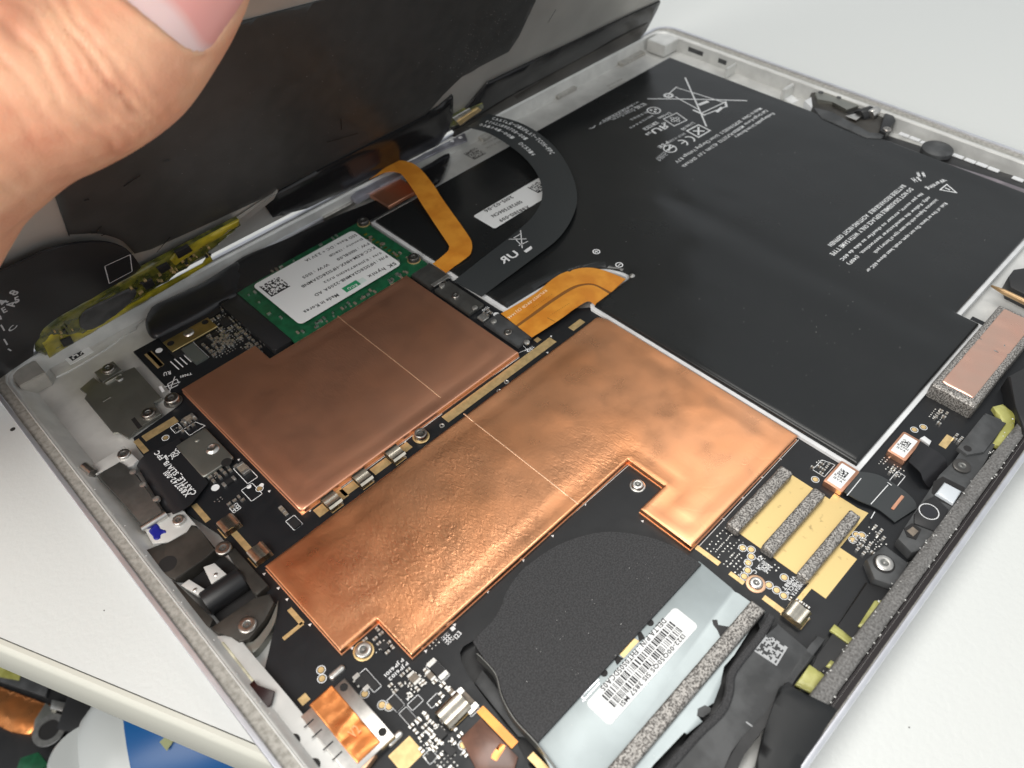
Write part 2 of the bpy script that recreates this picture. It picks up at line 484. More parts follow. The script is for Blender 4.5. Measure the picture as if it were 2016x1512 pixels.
m_orange = M('amber_flex', (.86, .36, .045), .34, .25, col2=(.74, .27, .03), vs=160, bump=.12, bs=500, bd=.05, coat=.3)
m_orangep = M('amber_print', (.98, .74, .45), .5)
m_orangel = M('amber_dark', (.22, .09, .02), .5)
m_kapton = M('yellow_film', (.52, .43, .03), .25, .1, col2=(.24, .21, .02), vs=120, bump=.35, bs=200, bd=.2, coat=.6)
m_kapton2 = M('lime_tape', (.43, .42, .13), .3, .1, col2=(.30, .29, .07), vs=160, bump=.6, bs=260, bd=.25, coat=.5)
m_kboard = M('olive_board', (.15, .15, .022), .25, col2=(.045, .055, .012), vs=280, bump=.4, bs=260, bd=.2, coat=.7)
m_dplate = M('display_plate', (.50, .49, .46), .42, .55, var=.12, vs=25, bump=.15, bs=70, bd=.6, rvar=.08)
m_glass = M('display_glass', (.01, .01, .012), .08)
m_blue = M('blue_ink_blot', (.012, .016, .22), .3)
m_red = M('maroon_scrap', (.020, .006, .006), .25)
m_lens = M('camera_lens', (.01, .01, .014), .06, coat=1.0)
m_sensor = M('pale_sensor_cover', (.62, .66, .70), .3, .1)
m_floor = M('dark_floor', (.03, .028, .026), .8, var=.4, vs=20)
m_bottle = M('white_bottle', (.52, .54, .53), .35)
m_bblue = M('blue_wrap', (.004, .085, .27), .35)
m_olive = M('olive_paper', (.36, .38, .20), .6)
# ================================================================== SETTING
ZT = -9.0
edge_d = Vector((0.4165, -0.9091)); edge_n = Vector((-0.9091, -0.4165))
def eo(along, out):                            # table coordinates: along its near edge, outwards
    p = Vector((-14.0, 105.8)) + edge_d*along + edge_n*out
    return (p.x, p.y)
tbl = prism('table_top', [eo(-900, 0), eo(500, 0), eo(500, -1900), eo(-900, -1900)], ZT-18, ZT, m_table, None)
tag(tbl, kind='structure')
def band():
    bm = bmesh.new()
    prof = [(0.25, ZT-18), (2.2, ZT-18), (2.4, ZT-17.5), (2.4, ZT-1.6), (2.0, ZT-.5), (1.2, ZT+.12), (.25, ZT+.12)]
    A = [bm.verts.new((*eo(-900, o), z)) for o, z in prof]; B = [bm.verts.new((*eo(500, o), z)) for o, z in prof]
    n = len(prof)
    for i in range(n): bm.faces.new((A[i], A[(i+1) % n], B[(i+1) % n], B[i]))
    bm.faces.new(A); bm.faces.new(B)
    return fin('edge_band', bm, m_band, tbl, smooth=True)
band()
prism('edge_joint', [eo(-900, 0.0), eo(500, 0.0), eo(500, .25), eo(-900, .25)], ZT-17, ZT-.15, m_gap, tbl)
fl = prism('floor', [(-900, -900), (900, -900), (900, 900), (-900, 900)], -430, -425, m_floor); tag(fl, kind='structure')
# small specks of dirt lying on the table
for i, (px, py, r) in enumerate([(25, 845, .7), (205, 1202, .16), (1790, 1432, .15)]):
    s = lathe('speck', px, py, ZT+.02, [(r, 0), (r*.7, r*.25), (0, r*.3)], [m_gap], None, n=9)
    tag(s, ['dark crumb on the white table left of the tablet, largest of the specks', 'tiny dark fleck on the white table between tablet rim and table edge',
            'tiny dark fleck on the white table at lower right, by the dark corner tape'][i], 'speck', 'specks of dirt on the table')

# ---- things lying lower down, seen past the table edge
def below(px, py, z): return Vector(at(px, py, z))
# an opened device with copper foil
zb = -215.0
ob = thing('opened_tablet', (*xy(40, 1440, zb), zb-6), 'second gutted tablet with copper foil and black frame lying below the table edge', 'tablet')
prism('frame', PX([(-140, 1270), (60, 1290), (215, 1395), (150, 1512), (90, 1600), (-140, 1600)], zb), zb-12, zb-2, m_plast, ob, bev=.8)
pillow('copper_foil', PX([(-60, 1330), (98, 1388), (62, 1448), (20, 1440), (-60, 1400)], zb), zb-2, zb+.8, m_copT, ob, step=4, r=1.0)
prism('grey_strip', PX([(-60, 1300), (40, 1312), (95, 1350), (90, 1372), (-60, 1322)], zb), zb-2, zb, m_plastg, ob, bev=.4)
prism('lime_tape', PX([(-20, 1300), (45, 1318), (38, 1340), (-20, 1330)], zb), zb, zb+.4, m_kapton2, ob)
prism('steel_bracket', PX([(92, 1385), (112, 1400), (110, 1428), (98, 1455), (66, 1450), (70, 1420)], zb), zb-2, zb+1.2, m_plate, ob, bev=.3)
lathe('bracket_hole', 97, 1437, zb+1.25, [(4.5, 0), (0, .01)], [m_dark], ob)
lathe('bracket_ring', 97, 1437, zb+1.22, [(7.4, 0), (7.2, .3), (4.6, .3), (4.5, 0)], [m_steel], ob)
prism('grey_clip', PX([(108, 1382), (135, 1388), (128, 1405), (104, 1400)], zb), zb, zb+3, m_steel, ob, bev=.4)
prism('dark_module', PX([(140, 1375), (212, 1400), (180, 1455), (118, 1440)], zb), zb-1, zb+4, m_chip, ob, bev=.8)
# bottle with a blue wrap, lying on its side
bl = below(352, 1478, -190)
bt = thing('bottle', (bl.x, bl.y, bl.z-34), 'white plastic bottle with a plain blue wrap below the table edge', 'bottle')
def tube_along(name, P, D, prof, mat, parent, n=36):
    D = Vector(D).normalized(); q = D.to_track_quat('Z', 'Y').to_matrix()
    bm = lathe_bm(prof, n)
    for v in bm.verts: v.co = Vector(P) + q @ v.co
    return fin(name, bm, mat, parent, smooth=True, ang=40)
ax = Vector((0.88, -0.32, -0.12))
tube_along('bottle_body', bl - ax*34, ax, [(0, 0), (25, 1), (31, 8), (33, 16), (33, 150), (30, 158), (0, 160)], m_bottle, bt)
tube_along('blue_wrap', bl - ax*14, ax, [(33.05, 0), (33.3, .3), (33.3, 110), (33.05, 110.3)], m_bblue, bt)
prism('paper_tab', PX([(295, 1438), (342, 1458), (328, 1478)], -158), -158.3, -158, m_olive, bt)
cp = below(168, 1508, -170)
ct = thing('white_cap', (cp.x, cp.y, cp.z-12), 'white screw cap lying below the table edge in front of the bottle', 'cap')
tube_along('cap_shell', cp - Vector((0, 0, 12)), (.25, .1, 1), [(0, 0), (15, 0), (16, 1), (15, 14), (13.5, 16), (0, 16.5)], m_bottle, ct)
tube_along('cap_ring', cp - Vector((0, 0, 13)), (.25, .1, 1), [(15.5, 0), (16.6, .3), (16.6, 2.6), (15.5, 3)], m_plastg, ct)
grn = prism('green_board_scrap', PX([(40, 1492), (75, 1480), (95, 1505), (60, 1530), (30, 1520)], -200), -202, -200, m_green, None, bev=.3)
tag(grn, 'scrap of green circuit board below the table, bottom left corner', 'circuit scrap')

# ================================================================== TABLET CHASSIS
X0, X1, Y0, Y1 = -1.0, 291.6, -0.4, 206.2
ch = thing('tablet_chassis', (145, 103, ZT), 'silver metal tablet shell with residue-covered rim, lying open on the white table', 'tablet shell')
def inset(d, r0=7.5):
    return rrect((X0+X1)/2, (Y0+Y1)/2, X1-X0-2*d, Y1-Y0-2*d, max(.6, r0-d), n=8)
def ring_mesh(name, rings, mat, parent, smooth=True, ang=30):
    """loft through closed outlines [(pts, z)...]"""
    bm = bmesh.new(); R = []
    for pts, z in rings: R.append([bm.verts.new((p[0], p[1], z)) for p in pts])
    n = len(R[0])
    for i in range(len(R)-1):
        for k in range(n): bm.faces.new((R[i][k], R[i][(k+1) % n], R[i+1][(k+1) % n], R[i+1][k]))
    return fin(name, bm, mat, parent, smooth=smooth, ang=ang)
ring_mesh('outer_lip', [(inset(3.5), ZT+.3), (inset(2.2), ZT+1.2), (inset(.25), -.9), (inset(0), -.45), (inset(.15), -.05), (inset(.35), 0), (inset(1.05), 0), (inset(1.2), -.15), (inset(1.2), -.75)], m_lip, ch)
def inset4(a, b, c, d, r):                     # different widths: -x, +x, -y, +y
    x0, x1, y0, y1 = X0+a, X1-b, Y0+c, Y1-d
    return rrect((x0+x1)/2, (y0+y1)/2, x1-x0, y1-y0, r, n=8)
ring_mesh('ledge', [(inset(1.2), -.7), (inset4(3.9, 6.0, 2.4, 2.4, 5.0), -.75), (inset4(4.1, 6.2, 2.5, 2.6, 5.0), -.95)], m_resid, ch)
ring_mesh('inner_wall', [(inset4(3.7, 5.2, 2.4, 1.8, 5.0), -.72), (inset4(3.9, 5.6, 2.45, 2.1, 5.0), -.55), (inset4(4.4, 6.1, 2.6, 2.5, 5.0), -.6), (inset4(4.8, 6.4, 2.8, 2.8, 5.0), -.9), (inset4(8.5, 6.9, 3.2, 3.2, 5.0), -6.0)], m_mag, ch)
ring_mesh('white_lip', [(inset4(3.8, 4.6, 2.4, 1.6, 5), -.72), (inset4(3.8, 4.9, 2.4, 1.8, 5), -.35), (inset4(4.0, 5.6, 2.4, 2.3, 5), -.35), (inset4(4.1, 5.9, 2.5, 2.5, 5), -.6)], m_mag, ch)
prism('base_panel', inset(2.4), ZT+.2, -6.0, m_mag, ch)
# floor relief: raised shelves near the left corner and along the hinge side
prism('floor_rib', spline(PX([(118, 740), (205, 690), (272, 640), (285, 628), (260, 640), (180, 690), (120, 722), (112, 735)], -5.8), 4, True), -6, -5.55, m_mag, ch, bev=.2)
prism('floor_shelf', PX([(85, 712), (160, 668), (250, 622), (275, 625), (268, 648), (150, 712), (110, 742)], -5.6), -6.1, -5.7, m_mag, ch, bev=.25, seg=3)
def magnet(c4, z, h, mat=m_steel, name='magnet'):
    r = rect_px(c4, z+h); return box(name, r[0], r[1], z, r[2], r[3], h, mat, ch, bev=.25)
m_block = M('beige_block', (.46, .44, .40), .45, .4, var=.12, vs=200)
magnet([(20, 735), (70, 707), (86, 733), (38, 762)], -6, 5.0, m_block, 'corner_block')
magnet([(1215, 120), (1265, 95), (1268, 105), (1222, 127)], -6, 1.4, m_steel)
magnet([(1092, 185), (1130, 165), (1133, 172), (1098, 192)], -6, 1.4, m_steel)
magnet([(625, 415), (690, 385), (695, 400), (632, 430)], -6, 2.6, m_steel)
magnet([(938, 263), (962, 255), (966, 268), (945, 275)], -6, 1.4, m_steel)
magnet([(1277, 70), (1315, 62), (1332, 78), (1300, 96)], -5.8, 5.0, m_mag, 'corner_block')
box('dark_channel', 145, 1.75, -1.2, 270, 1.5, .72, M('maroon_black', (.012, .008, .009), .5), ch)
for px, py in ((1010, 206), (1177, 124)):
    lathe('rivet', px, py, -2.2, [(1.1, -.5), (1.1, .3), (.8, .6), (0, .65)], [m_screw], ch)
# recess in the far wall and ribs on it
box('wall_slot', 285.1, 183.5, -4.3, .5, 7.5, 1.8, m_plastg, ch)
box('wall_slot', 285.1, 170.0, -4.4, .5, 4.0, 1.8, m_plastg, ch)
box('wall_rib', 281.5, 163.5, -6.0, 7.0, .9, 4.2, m_mag, ch, bev=.2)
box('wall_rib', 281.5, 137.0, -6.0, 7.0, 1.6, 4.4, m_mag, ch, bev=.3)
# row of pale vent openings in the far strip
vb = prism('vent_strip', PX([(1745, 265), (2016, 352), (2080, 372), (2080, 400), (2016, 378), (1740, 285)], -3.9), -6.0, -4.0, m_plast, ch, bev=.2)
for (px, py) in [(1780, 266), (1801, 274), (1822, 283), (1886, 308), (1910, 317), (1933, 325), (1956, 334), (2004, 353), (2030, 361)]:
    box('vent_slot', *xy(px, py, -3.9), -4.0, 2.0, 3.7, .35, m_silk, ch, bev=.12)
# side plate along the lower left with holes and old glue
sp = prism('side_plate', PX([(405, 1252), (455, 1249), (478, 1262), (500, 1292), (560, 1362), (700, 1530), (560, 1530), (470, 1392), (420, 1310)], -2.6), -6, -2.6, m_mag, ch, bev=.35)
pillow('glue_strip', PX([(408, 1255), (440, 1262), (470, 1300), (505, 1345), (480, 1362), (440, 1318)], -2.5), -2.7, -2.45, m_yglue, sp, step=2, r=.3)
pillow('glue_strip', PX([(505, 1400), (525, 1395), (560, 1450), (600, 1512), (560, 1530), (530, 1480)], -2.5), -2.7, -2.45, m_yglue, sp, step=2, r=.3)
for px, py, r in ((578, 1458, 1.25), (618, 1506, 1.2)):
    lathe('plate_hole', px, py, -2.58, [(r, .03), (r*.8, .04), (0, .05)], [m_dark], sp)
mr = prism('maroon_scrap', PX([(463, 1375), (500, 1338), (506, 1350), (540, 1360), (534, 1385), (505, 1420), (480, 1392)], -1.6), -2.2, -1.6, m_red, None, bev=.15)
tag(mr, 'torn dark maroon plastic scrap stuck on the lower left rim', 'plastic scrap')
# stuck-on barcode sticker
st = prism('code_sticker', PX([(120, 700), (166, 676), (184, 692), (138, 718)], -5.4), -5.7, -5.4, m_label, None)
tag(st, 'small white sticker with a square code on the silver floor by the yellow board', 'sticker')
bm = bmesh.new(); c = xy(148, 698, -5.39); add_code(bm, c[0], c[1], 3.6, 8, -5.37, .1, 5); print_obj('printed_code', bm, m_black, st)
# etched marks on the silver floor
bm = bmesh.new(); c = xy(935, 302, -5.95); add_code(bm, c[0], c[1], 6.0, 14, -5.97, 0, 9); print_obj('etched_code', bm, m_resid2, ch)
bm = bmesh.new()
for k, (a, b) in enumerate([((950, 285), (985, 268)), ((957, 292), (992, 275)), ((1195, 170), (1225, 155)), ((1200, 175), (1232, 160)), ((1205, 180), (1238, 164))]):
    add_text(bm, '88-1502 47A3 0016', xy(*b, -5.97), xy(*a, -5.97), 1.1, -5.97)
print_obj('etched_lettering', bm, m_resid, ch)

# ================================================================== BATTERY
ZB = -2.0
bx1, bx2, bxe, byt = 116.4, 134.3, 271.6, 187.2
notch = spline([(116.6, 126.6), (124, 126.2), (133, 125.4), (141.3, 122.9), (148.5, 118.6), (151.5, 113.5), (152, 109.4)], 4)
b_out = [(bx1, byt)] + [(bx1, 140.0)] + notch + [(bx2+.5, 109.2), (bx2, 108.6), (bx2, 27.0), (200.8, 27.0), (200.8, 33.5), (bxe, 33.5), (bxe, byt)]
bat = thing('battery_pack', (195, 107, -6), 'large flat black battery pack with white printed warnings and pale border', 'battery')
def grow(pts, d):
    cx = sum(p[0] for p in pts)/len(pts); n = len(pts); out = []
    area2 = sum(pts[i][0]*pts[(i+1) % n][1]-pts[(i+1) % n][0]*pts[i][1] for i in range(n)); sg = 1 if area2 > 0 else -1
    for i in range(n):
        a, b, c = Vector(pts[i-1]), Vector(pts[i]), Vector(pts[(i+1) % n])
        e1 = (b-a).normalized(); e2 = (c-b).normalized()
        n1 = Vector((e1.y, -e1.x))*sg; n2 = Vector((e2.y, -e2.x))*sg
        m = n1+n2
        k = m.dot(n1)
        out.append(tuple(b + m*(d/max(.35, k))))
    return out
prism('pale_border', grow(b_out, 1.15), -5.6, -3.3, m_tray, bat, bev=.3)
def bdisp(x, y, d):
    z = .75*noise.noise((x*.022, y*.022, 2.0)) + .08*noise.noise((x*.10, y*.10, 5.0))
    # seam between the cells: runs across the pack at x = 195 and lengthwise at y = 108
    z -= .40*math.exp(-((x-190-.02*(y-60))/4.5)**2) * (1 if y < 122 else math.exp(-((y-122)/6)**2))
    z -= .25*math.exp(-((y-109-.06*(x-150))/6.0)**2) * (1 if x < 205 else .3)
    z += .14*math.exp(-((x-180)/5)**2) * (1 if y < 110 else math.exp(-((y-110)/8)**2))
    return z * min(1.0, d/7.0)
cell = pillow('battery_film', b_out, -4.2, ZB, m_batt, bat, step=2.2, r=1.0, disp=bdisp)
ZI = ZB + .75
def bz(px, py):
    p = xy(px, py, ZB); d = dist_edge(p, b_out)
    return ZB + bdisp(p[0], p[1], d) + .02
def btext(s, a, b, h, mat=None, mir=False):
    """print that follows the slightly wavy film"""
    bm = bmesh.new(); z0 = ZB
    P0, P1 = xy(*a, z0), xy(*b, z0)
    add_text(bm, s, P0, P1, h, 0, mir)
    drape(bm); return print_obj('lettering', bm, mat or m_ink, cell)
def drape(bm, lift=.06):
    # fine faces are kept clear of the film
    for v in bm.verts:
        d = dist_edge((v.co.x, v.co.y), b_out)
        v.co.z = ZB + bdisp(v.co.x, v.co.y, d) + lift
    return bm
btext('Rechargeable Li-ion Battery', (1522, 224), (1447, 270), 1.9)
btext('Cell Origin Korea  MS011301-PLP22T02  42.2Wh  7.6V  5547mAh', (1509, 218), (1344, 326), 1.9)
btext('Made in China  2ICP5/94/102-2  Li-ion Charging Voltage 8.7V', (1497, 214), (1330, 318), 2.0)
bm = bmesh.new()
def bl_(a, b, w=.55): add_line(bm, xy(*a, ZB), xy(*b, ZB), w, 0)
def seg_line(a, b, w=.55, n=10):
    A, B = Vector(xy(*a, ZB)), Vector(xy(*b, ZB))
    for k in range(n):
        add_line(bm, tuple(A.lerp(B, k/n)), tuple(A.lerp(B, (k+1)/n)), w, 0)
seg_line((1276, 195), (1469, 199), .6); seg_line((1349, 154), (1390, 249), .6)
seg_line((1334, 174), (1428, 204), .5); seg_line((1330, 192), (1374, 217), .5); seg_line((1332, 172), (1318, 184), .5)
seg_line((1366, 219), (1386, 228), .9); seg_line((1386, 228), (1430, 211), .5); seg_line((1382, 224), (1428, 202), .5)
seg_line((1428, 202), (1430, 211), .9); seg_line((1378, 207), (1391, 202), 1.5, 3); seg_line((1412, 221), (1420, 214), 1.2, 3)
c0 = xy(1316, 189, ZB); add_ring(bm, c0, 1.0, 2.0, 0); add_poly(bm, circ(*c0, .55, 12), 0)
for (px, py, r) in ((1287, 219, 2.7), (1319, 293, 2.5)):
    c0 = xy(px, py, ZB); add_ring(bm, c0, r-.5, r, 0)
def sq(c4, w=.45):
    p = PX(c4, ZB); add_frame(bm, p, w, 0)
sq([(1306, 236), (1332, 224), (1352, 238), (1327, 250)]); sq([(1352, 259), (1375, 247), (1398, 258), (1375, 271)], .6)
c0 = xy(1329, 237, ZB)
for k in range(4): add_ring(bm, (c0[0]+1.3*math.cos(k*1.57), c0[1]+1.3*math.sin(k*1.57)), .55, .85, 0, 10)
seg_line((1366, 259), (1385, 259), .7, 3); seg_line((1375, 252), (1375, 266), .7, 3)
c0 = xy(1287, 219, ZB)
for k in range(3): add_poly(bm, circ(c0[0]+1.05*math.cos(k*2.1), c0[1]+1.05*math.sin(k*2.1), .6, 8), 0)
seg_line((1313, 296), (1325, 289), .6, 3); seg_line((1319, 286), (1317, 296), .6, 3)
drape(bm); print_obj('symbols', bm, m_ink, cell)
btext('R', (1316, 247), (1302, 254), 3.0, mir=True); btext('U', (1299, 255), (1284, 262), 3.0); btext('us', (1280, 262), (1272, 267), 1.2); btext('c', (1310, 243), (1303, 247), 1.1)
# two-letter mark made of arcs
bm = bmesh.new()
for (cx, cy) in ((1356, 276), (1342, 283)):
    c0 = xy(cx, cy, ZB)
    for k in range(10):
        a0, a1 = math.radians(-70+k*14 + 180 - 180), math.radians(-70+(k+1)*14)
        add_line(bm, (c0[0]+2.0*math.cos(a0), c0[1]+2.0*math.sin(a0)), (c0[0]+2.0*math.cos(a1), c0[1]+2.0*math.sin(a1)), .6, 0)
c0 = xy(1342, 283, ZB); add_line(bm, (c0[0], c0[1]), (c0[0]+1.8, c0[1]), .5, 0)
drape(bm); print_obj('conformity_mark', bm, m_ink, cell)
for s, a, b, h in [('KC 2015', (1270, 205), (1252, 214), 2.2), ('XU102115-14005', (1258, 200), (1186, 240), 1.1), ('SAMSUNG SDI', (1251, 212), (1188, 242), 1.1), ('Ansan-Korea', (1251, 217), (1206, 238), 1.4), ('H2013-7A', (1246, 208), (1160, 257), 1.0),
                   ('R33165', (1274, 222), (1241, 238), 1.2), ('MH29443', (1285, 229), (1240, 254), 1.1), ('Li-ion', (1320, 224), (1297, 235), 1.6), ('BSMI R33C61', (1294, 243), (1268, 257), 2.0),
                   ('Li-ion 00', (1366, 243), (1342, 257), 1.6), ('MSIP-REM', (1348, 264), (1318, 280), 1.2), ('PSE', (1315, 280), (1297, 291), 1.6), ('E253869', (1309, 300), (1293, 313), 1.4), ('2014', (1313, 303), (1297, 316), 1.2)]:
    btext(s, a, b, h, mat=m_ink2 if h < 1.5 else m_ink)
W = ['Risk of fire or burns. Do not open, crush, heat above 60C or', 'incinerate. Replace with the same type of battery pack', 'only. Follow the manufacturer instructions.  (140F)', 'Ne pas ouvrir, ecraser ou chauffer au dela de 60C', 'DO NOT DISASSEMBLE REPLACE ONLY WITH SAME TYPE', 'BATTERIE RECHARGEABLE  ACHTUNG NICHT OEFFNEN']
for s, (a, b) in zip(W, [((1863, 397), (1706, 535)), ((1845, 390), (1721, 498)), ((1831, 385), (1669, 520)), ((1816, 378), (1655, 512)), ((1796, 369), (1637, 502)), ((1781, 363), (1633, 484))]):
    btext(s, a, b, 1.55)
btext('Warning', (1860, 351), (1826, 369), 2.2); btext('# #', (1822, 342), (1806, 342), 3.0); btext('8 H', (1812, 350), (1798, 353), 2.6)
bm = bmesh.new()
for a, b in (((1865, 361), (1884, 377)), ((1884, 377), (1852, 371)), ((1852, 371), (1865, 361))): seg_line(a, b, .4, 4)
seg_line((1863, 368), (1870, 371), .5, 2)
drape(bm); print_obj('warning_triangle', bm, m_ink, cell)
for (px, py, t) in ((1174, 497, 1), (1219, 522, 0)):
    bm = bmesh.new(); c0 = xy(px, py, ZB); add_ring(bm, c0, .85, 1.2, 0)
    add_line(bm, (c0[0]-.5, c0[1]), (c0[0]+.5, c0[1]), .3, 0)
    if t: add_line(bm, (c0[0], c0[1]-.5), (c0[0], c0[1]+.5), .3, 0)
    drape(bm); print_obj('pole_mark', bm, m_ink, cell)
# label on the battery
A_, B_, C_ = xy(930, 426, ZB), xy(1070, 346, ZB), xy(974, 452, ZB)
lx0, lx1, ly0, ly1 = A_[0], B_[0]+4, (C_[1]), (A_[1]+B_[1])/2
def bprism(name, pts, lift, mat, parent):
    bm = bmesh.new(); bm.faces.new([bm.verts.new((p[0], p[1], 0)) for p in pts])
    for k in range(1, 14):
        bmesh.ops.bisect_plane(bm, geom=list(bm.verts)+list(bm.edges)+list(bm.faces), plane_co=(lx0+(lx1-lx0)*k/14, 0, 0), plane_no=(1, 0, 0))
    drape(bm, lift); return print_obj(name, bm, mat, parent)
lb = bprism('paper_label', rrect((lx0+lx1)/2, (ly0+ly1)/2, lx1-lx0, ly1-ly0, .8), .10, m_label, bat)
bm = bmesh.new()
for s, a, b in (('2015-02-06', (1009, 388), (955, 418)), ('0119287506CN', (1027, 398), (969, 428)), ('X883815-009', (1042, 408), (984, 437))):
    add_text(bm, s, xy(*a, ZB), xy(*b, ZB), 1.7, 0)
c0 = xy(1055, 372, ZB); add_code(bm, c0[0]+1, c0[1], 5.0, 12, 0, 0, 3)
drape(bm, .16); print_obj('label_print', bm, m_black, lb)
# tab by the flex with its pin
lathe('pin', 1244, 544, ZB-.2, [(.9, -.3), (.9, .3), (.5, .6), (0, .65)], [m_steel], bat)
pillow('crimped_edge', PX([(1195, 612), (1215, 605), (1300, 660), (1295, 672)], -2.6), -4, -2.5, m_steeld, bat, step=1.5, r=.5)
# ================================================================== MAIN BOARD
ZP = -4.2
pcb = thing('main_board', (70, 95, ZP-1.0), 'black main circuit board with gold pads filling the lower left of the shell', 'circuit board')
fan_cut = spline(PX([(1490, 1215), (1420, 1150), (1325, 1090), (1202, 1062), (1100, 1090), (1030, 1135), (985, 1230)], ZP), 4) + PX([(930, 1262), (912, 1272), (905, 1284), (907, 1302), (922, 1330), (962, 1385), (1010, 1450), (1060, 1540)], ZP)
board = PX([(262, 692), (330, 655), (440, 585), (560, 560), (700, 470), (760, 470), (985, 612), (1010, 612), (1165, 605)], ZP) + [(137, 100), (137, 50), (137, 38)] \
    + [(134, 30), (205, 30), (205, 6.6), (72, 6.6)] + fan_cut \
    + PX([(760, 1560), (600, 1420), (520, 1320), (545, 1215), (545, 1190), (470, 1100), (430, 1050), (370, 1010), (268, 878), (262, 862), (350, 800), (345, 780)], ZP)
pb = prism('board_sheet', board, ZP-.9, ZP, [m_pcb], pcb, bev=.08, seg=1, smooth=False)
SZ = ZP + .03
def pad(c4, mat=m_gold, name='gold_pad', h=.05, z=ZP):
    r = rect_px(c4, z); return box(name, r[0], r[1], z, r[2], r[3], h, mat, pcb)
def pad_c(px, py, lx, ly, mat=m_gold, name='gold_pad', h=.05, z=ZP):
    c = xy(px, py, z); return box(name, c[0], c[1], z, lx, ly, h, mat, pcb)
# long gold strips
pad([(870, 822), (1080, 664), (1096, 672), (884, 832)])
pad([(640, 965), (660, 952), (690, 975), (672, 985)]); pad([(615, 1005), (640, 988), (655, 1000), (630, 1018)])
pad([(667, 967), (700, 943), (712, 955), (680, 977)]); pad([(728, 925), (760, 900), (770, 912), (740, 936)]); pad([(784, 882), (800, 870), (812, 880), (795, 894)])
pad([(278, 858), (345, 820), (352, 832), (286, 868)]); pad([(264, 868), (275, 863), (292, 888), (281, 895)])
pad([(376, 995), (388, 992), (415, 1022), (404, 1030)]); pad([(455, 1050), (466, 1045), (498, 1080), (486, 1090)])
pad([(565, 1200), (575, 1197), (600, 1225), (590, 1232)]); pad([(555, 1255), (590, 1228), (603, 1226), (560, 1261)])
pad([(290, 690), (305, 692), (320, 720), (310, 725)]); pad([(285, 700), (296, 690), (320, 718), (312, 727)])
pad([(1118, 648), (1140, 627), (1152, 634), (1132, 650)]); pad([(1050, 668), (1060, 664), (1066, 670), (1056, 675)])
pad([(1367, 1078), (1375, 1075), (1420, 1107), (1412, 1115)]); pad([(1434, 1130), (1440, 1125), (1467, 1146), (1461, 1152)]); pad([(1500, 1177), (1508, 1172), (1550, 1205), (1540, 1213)])
pad([(585, 1378), (600, 1365), (612, 1375), (597, 1390)]); pad([(762, 1490), (806, 1450), (836, 1481), (795, 1522)]); pad([(1040, 1490), (1052, 1478), (1085, 1520), (1070, 1530)])
pad([(1848, 875), (1864, 856), (1878, 862), (1862, 885)]); pad([(1783, 1005), (1790, 985), (1800, 990), (1788, 1012)])
# spotted gold ground plane, in three steps
pad([(1437, 1032), (1553, 930), (1598, 965), (1480, 1050)], m_golddot, 'ground_plane'); pad([(1455, 1050), (1595, 960), (1658, 1000), (1515, 1090)], m_golddot, 'ground_plane', .04)
pad([(1515, 1090), (1655, 985), (1712, 1010), (1590, 1150)], m_golddot, 'ground_plane', .06)
prism('ground_plane', snap(PX([(1430, 1034), (1555, 932), (1655, 998), (1665, 990), (1712, 1012), (1650, 1078), (1688, 1100), (1626, 1178), (1598, 1160), (1566, 1196), (1556, 1190), (1596, 1148)], ZP)), ZP, ZP+.07, m_golddot, pcb)
# ---- white silkscreen outlines, rings, arrows and characters
bm = bmesh.new()
def fr(c4, w=.16):
    b_ = bmesh.new(); add_frame(b_, snap(PX(c4, SZ), 14), w, SZ); print_obj('silkscreen_outline', b_, m_silk, pcb)
for c4 in [[(360, 847), (384, 830), (404, 838), (375, 856)], [(475, 967), (495, 950), (517, 972), (496, 986)], [(562, 1025), (580, 1015), (597, 1032), (578, 1044)],
           [(705, 1330), (720, 1314), (751, 1352), (737, 1362)], [(838, 1312), (856, 1296), (886, 1330), (868, 1344)], [(888, 1368), (906, 1355), (945, 1395), (927, 1412)],
           [(842, 1383), (860, 1364), (870, 1374), (850, 1397)], [(802, 1387), (823, 1367), (833, 1379), (812, 1400)], [(784, 1405), (800, 1392), (822, 1415), (807, 1428)],
           [(760, 1380), (778, 1365), (796, 1388), (782, 1402)], [(868, 1258), (882, 1244), (893, 1256), (880, 1270)], [(455, 925), (483, 915), (508, 938), (492, 950)],
           [(1600, 925), (1618, 905), (1642, 914), (1625, 940)], [(1495, 1110), (1502, 1105), (1514, 1117), (1507, 1124)], [(832, 1488), (848, 1474), (862, 1490), (846, 1506)],
           [(352, 690), (375, 670), (412, 702), (390, 717)], [(424, 640), (445, 632), (460, 645), (440, 655)], [(335, 842), (350, 832), (360, 845), (345, 853)],
           [(1750, 945), (1768, 928), (1782, 938), (1764, 960)]]: fr(c4)
for a, b in [((1022, 704), (868, 812)), ((640, 985), (870, 815)), ((808, 1293), (1240, 914)), ((1370, 1082), (1572, 866)), ((672, 1284), (747, 1228)), ((1018, 696), (1037, 688)), ((1037, 688), (1030, 680)), ((945, 625), (965, 612))]:
    add_line(bm, xy(*a, SZ), xy(*b, SZ), .13, SZ)
for px, py in [(745, 917), (797, 870), (680, 965), (610, 1005), (1152, 993), (1088, 1055), (1030, 1103), (960, 1165), (895, 1230), (838, 1282), (693, 1276), (965, 762), (918, 798), (1078, 694), (1085, 662), (1265, 1026), (1253, 925), (1537, 903), (1500, 940), (1462, 980), (1425, 1022), (565, 1180), (610, 1230), (520, 1130), (548, 1158), (803, 1376), (840, 1408), (822, 1424), (853, 1452), (470, 905), (530, 967)]:
    c = xy(px, py, SZ); add_poly(bm, [(c[0]+.42*math.cos(k*2.094+2.1), c[1]+.42*math.sin(k*2.094+2.1)) for k in range(3)], SZ)
print_obj('silkscreen_marks', bm, m_silk, pcb)['kind'] = 'stuff'
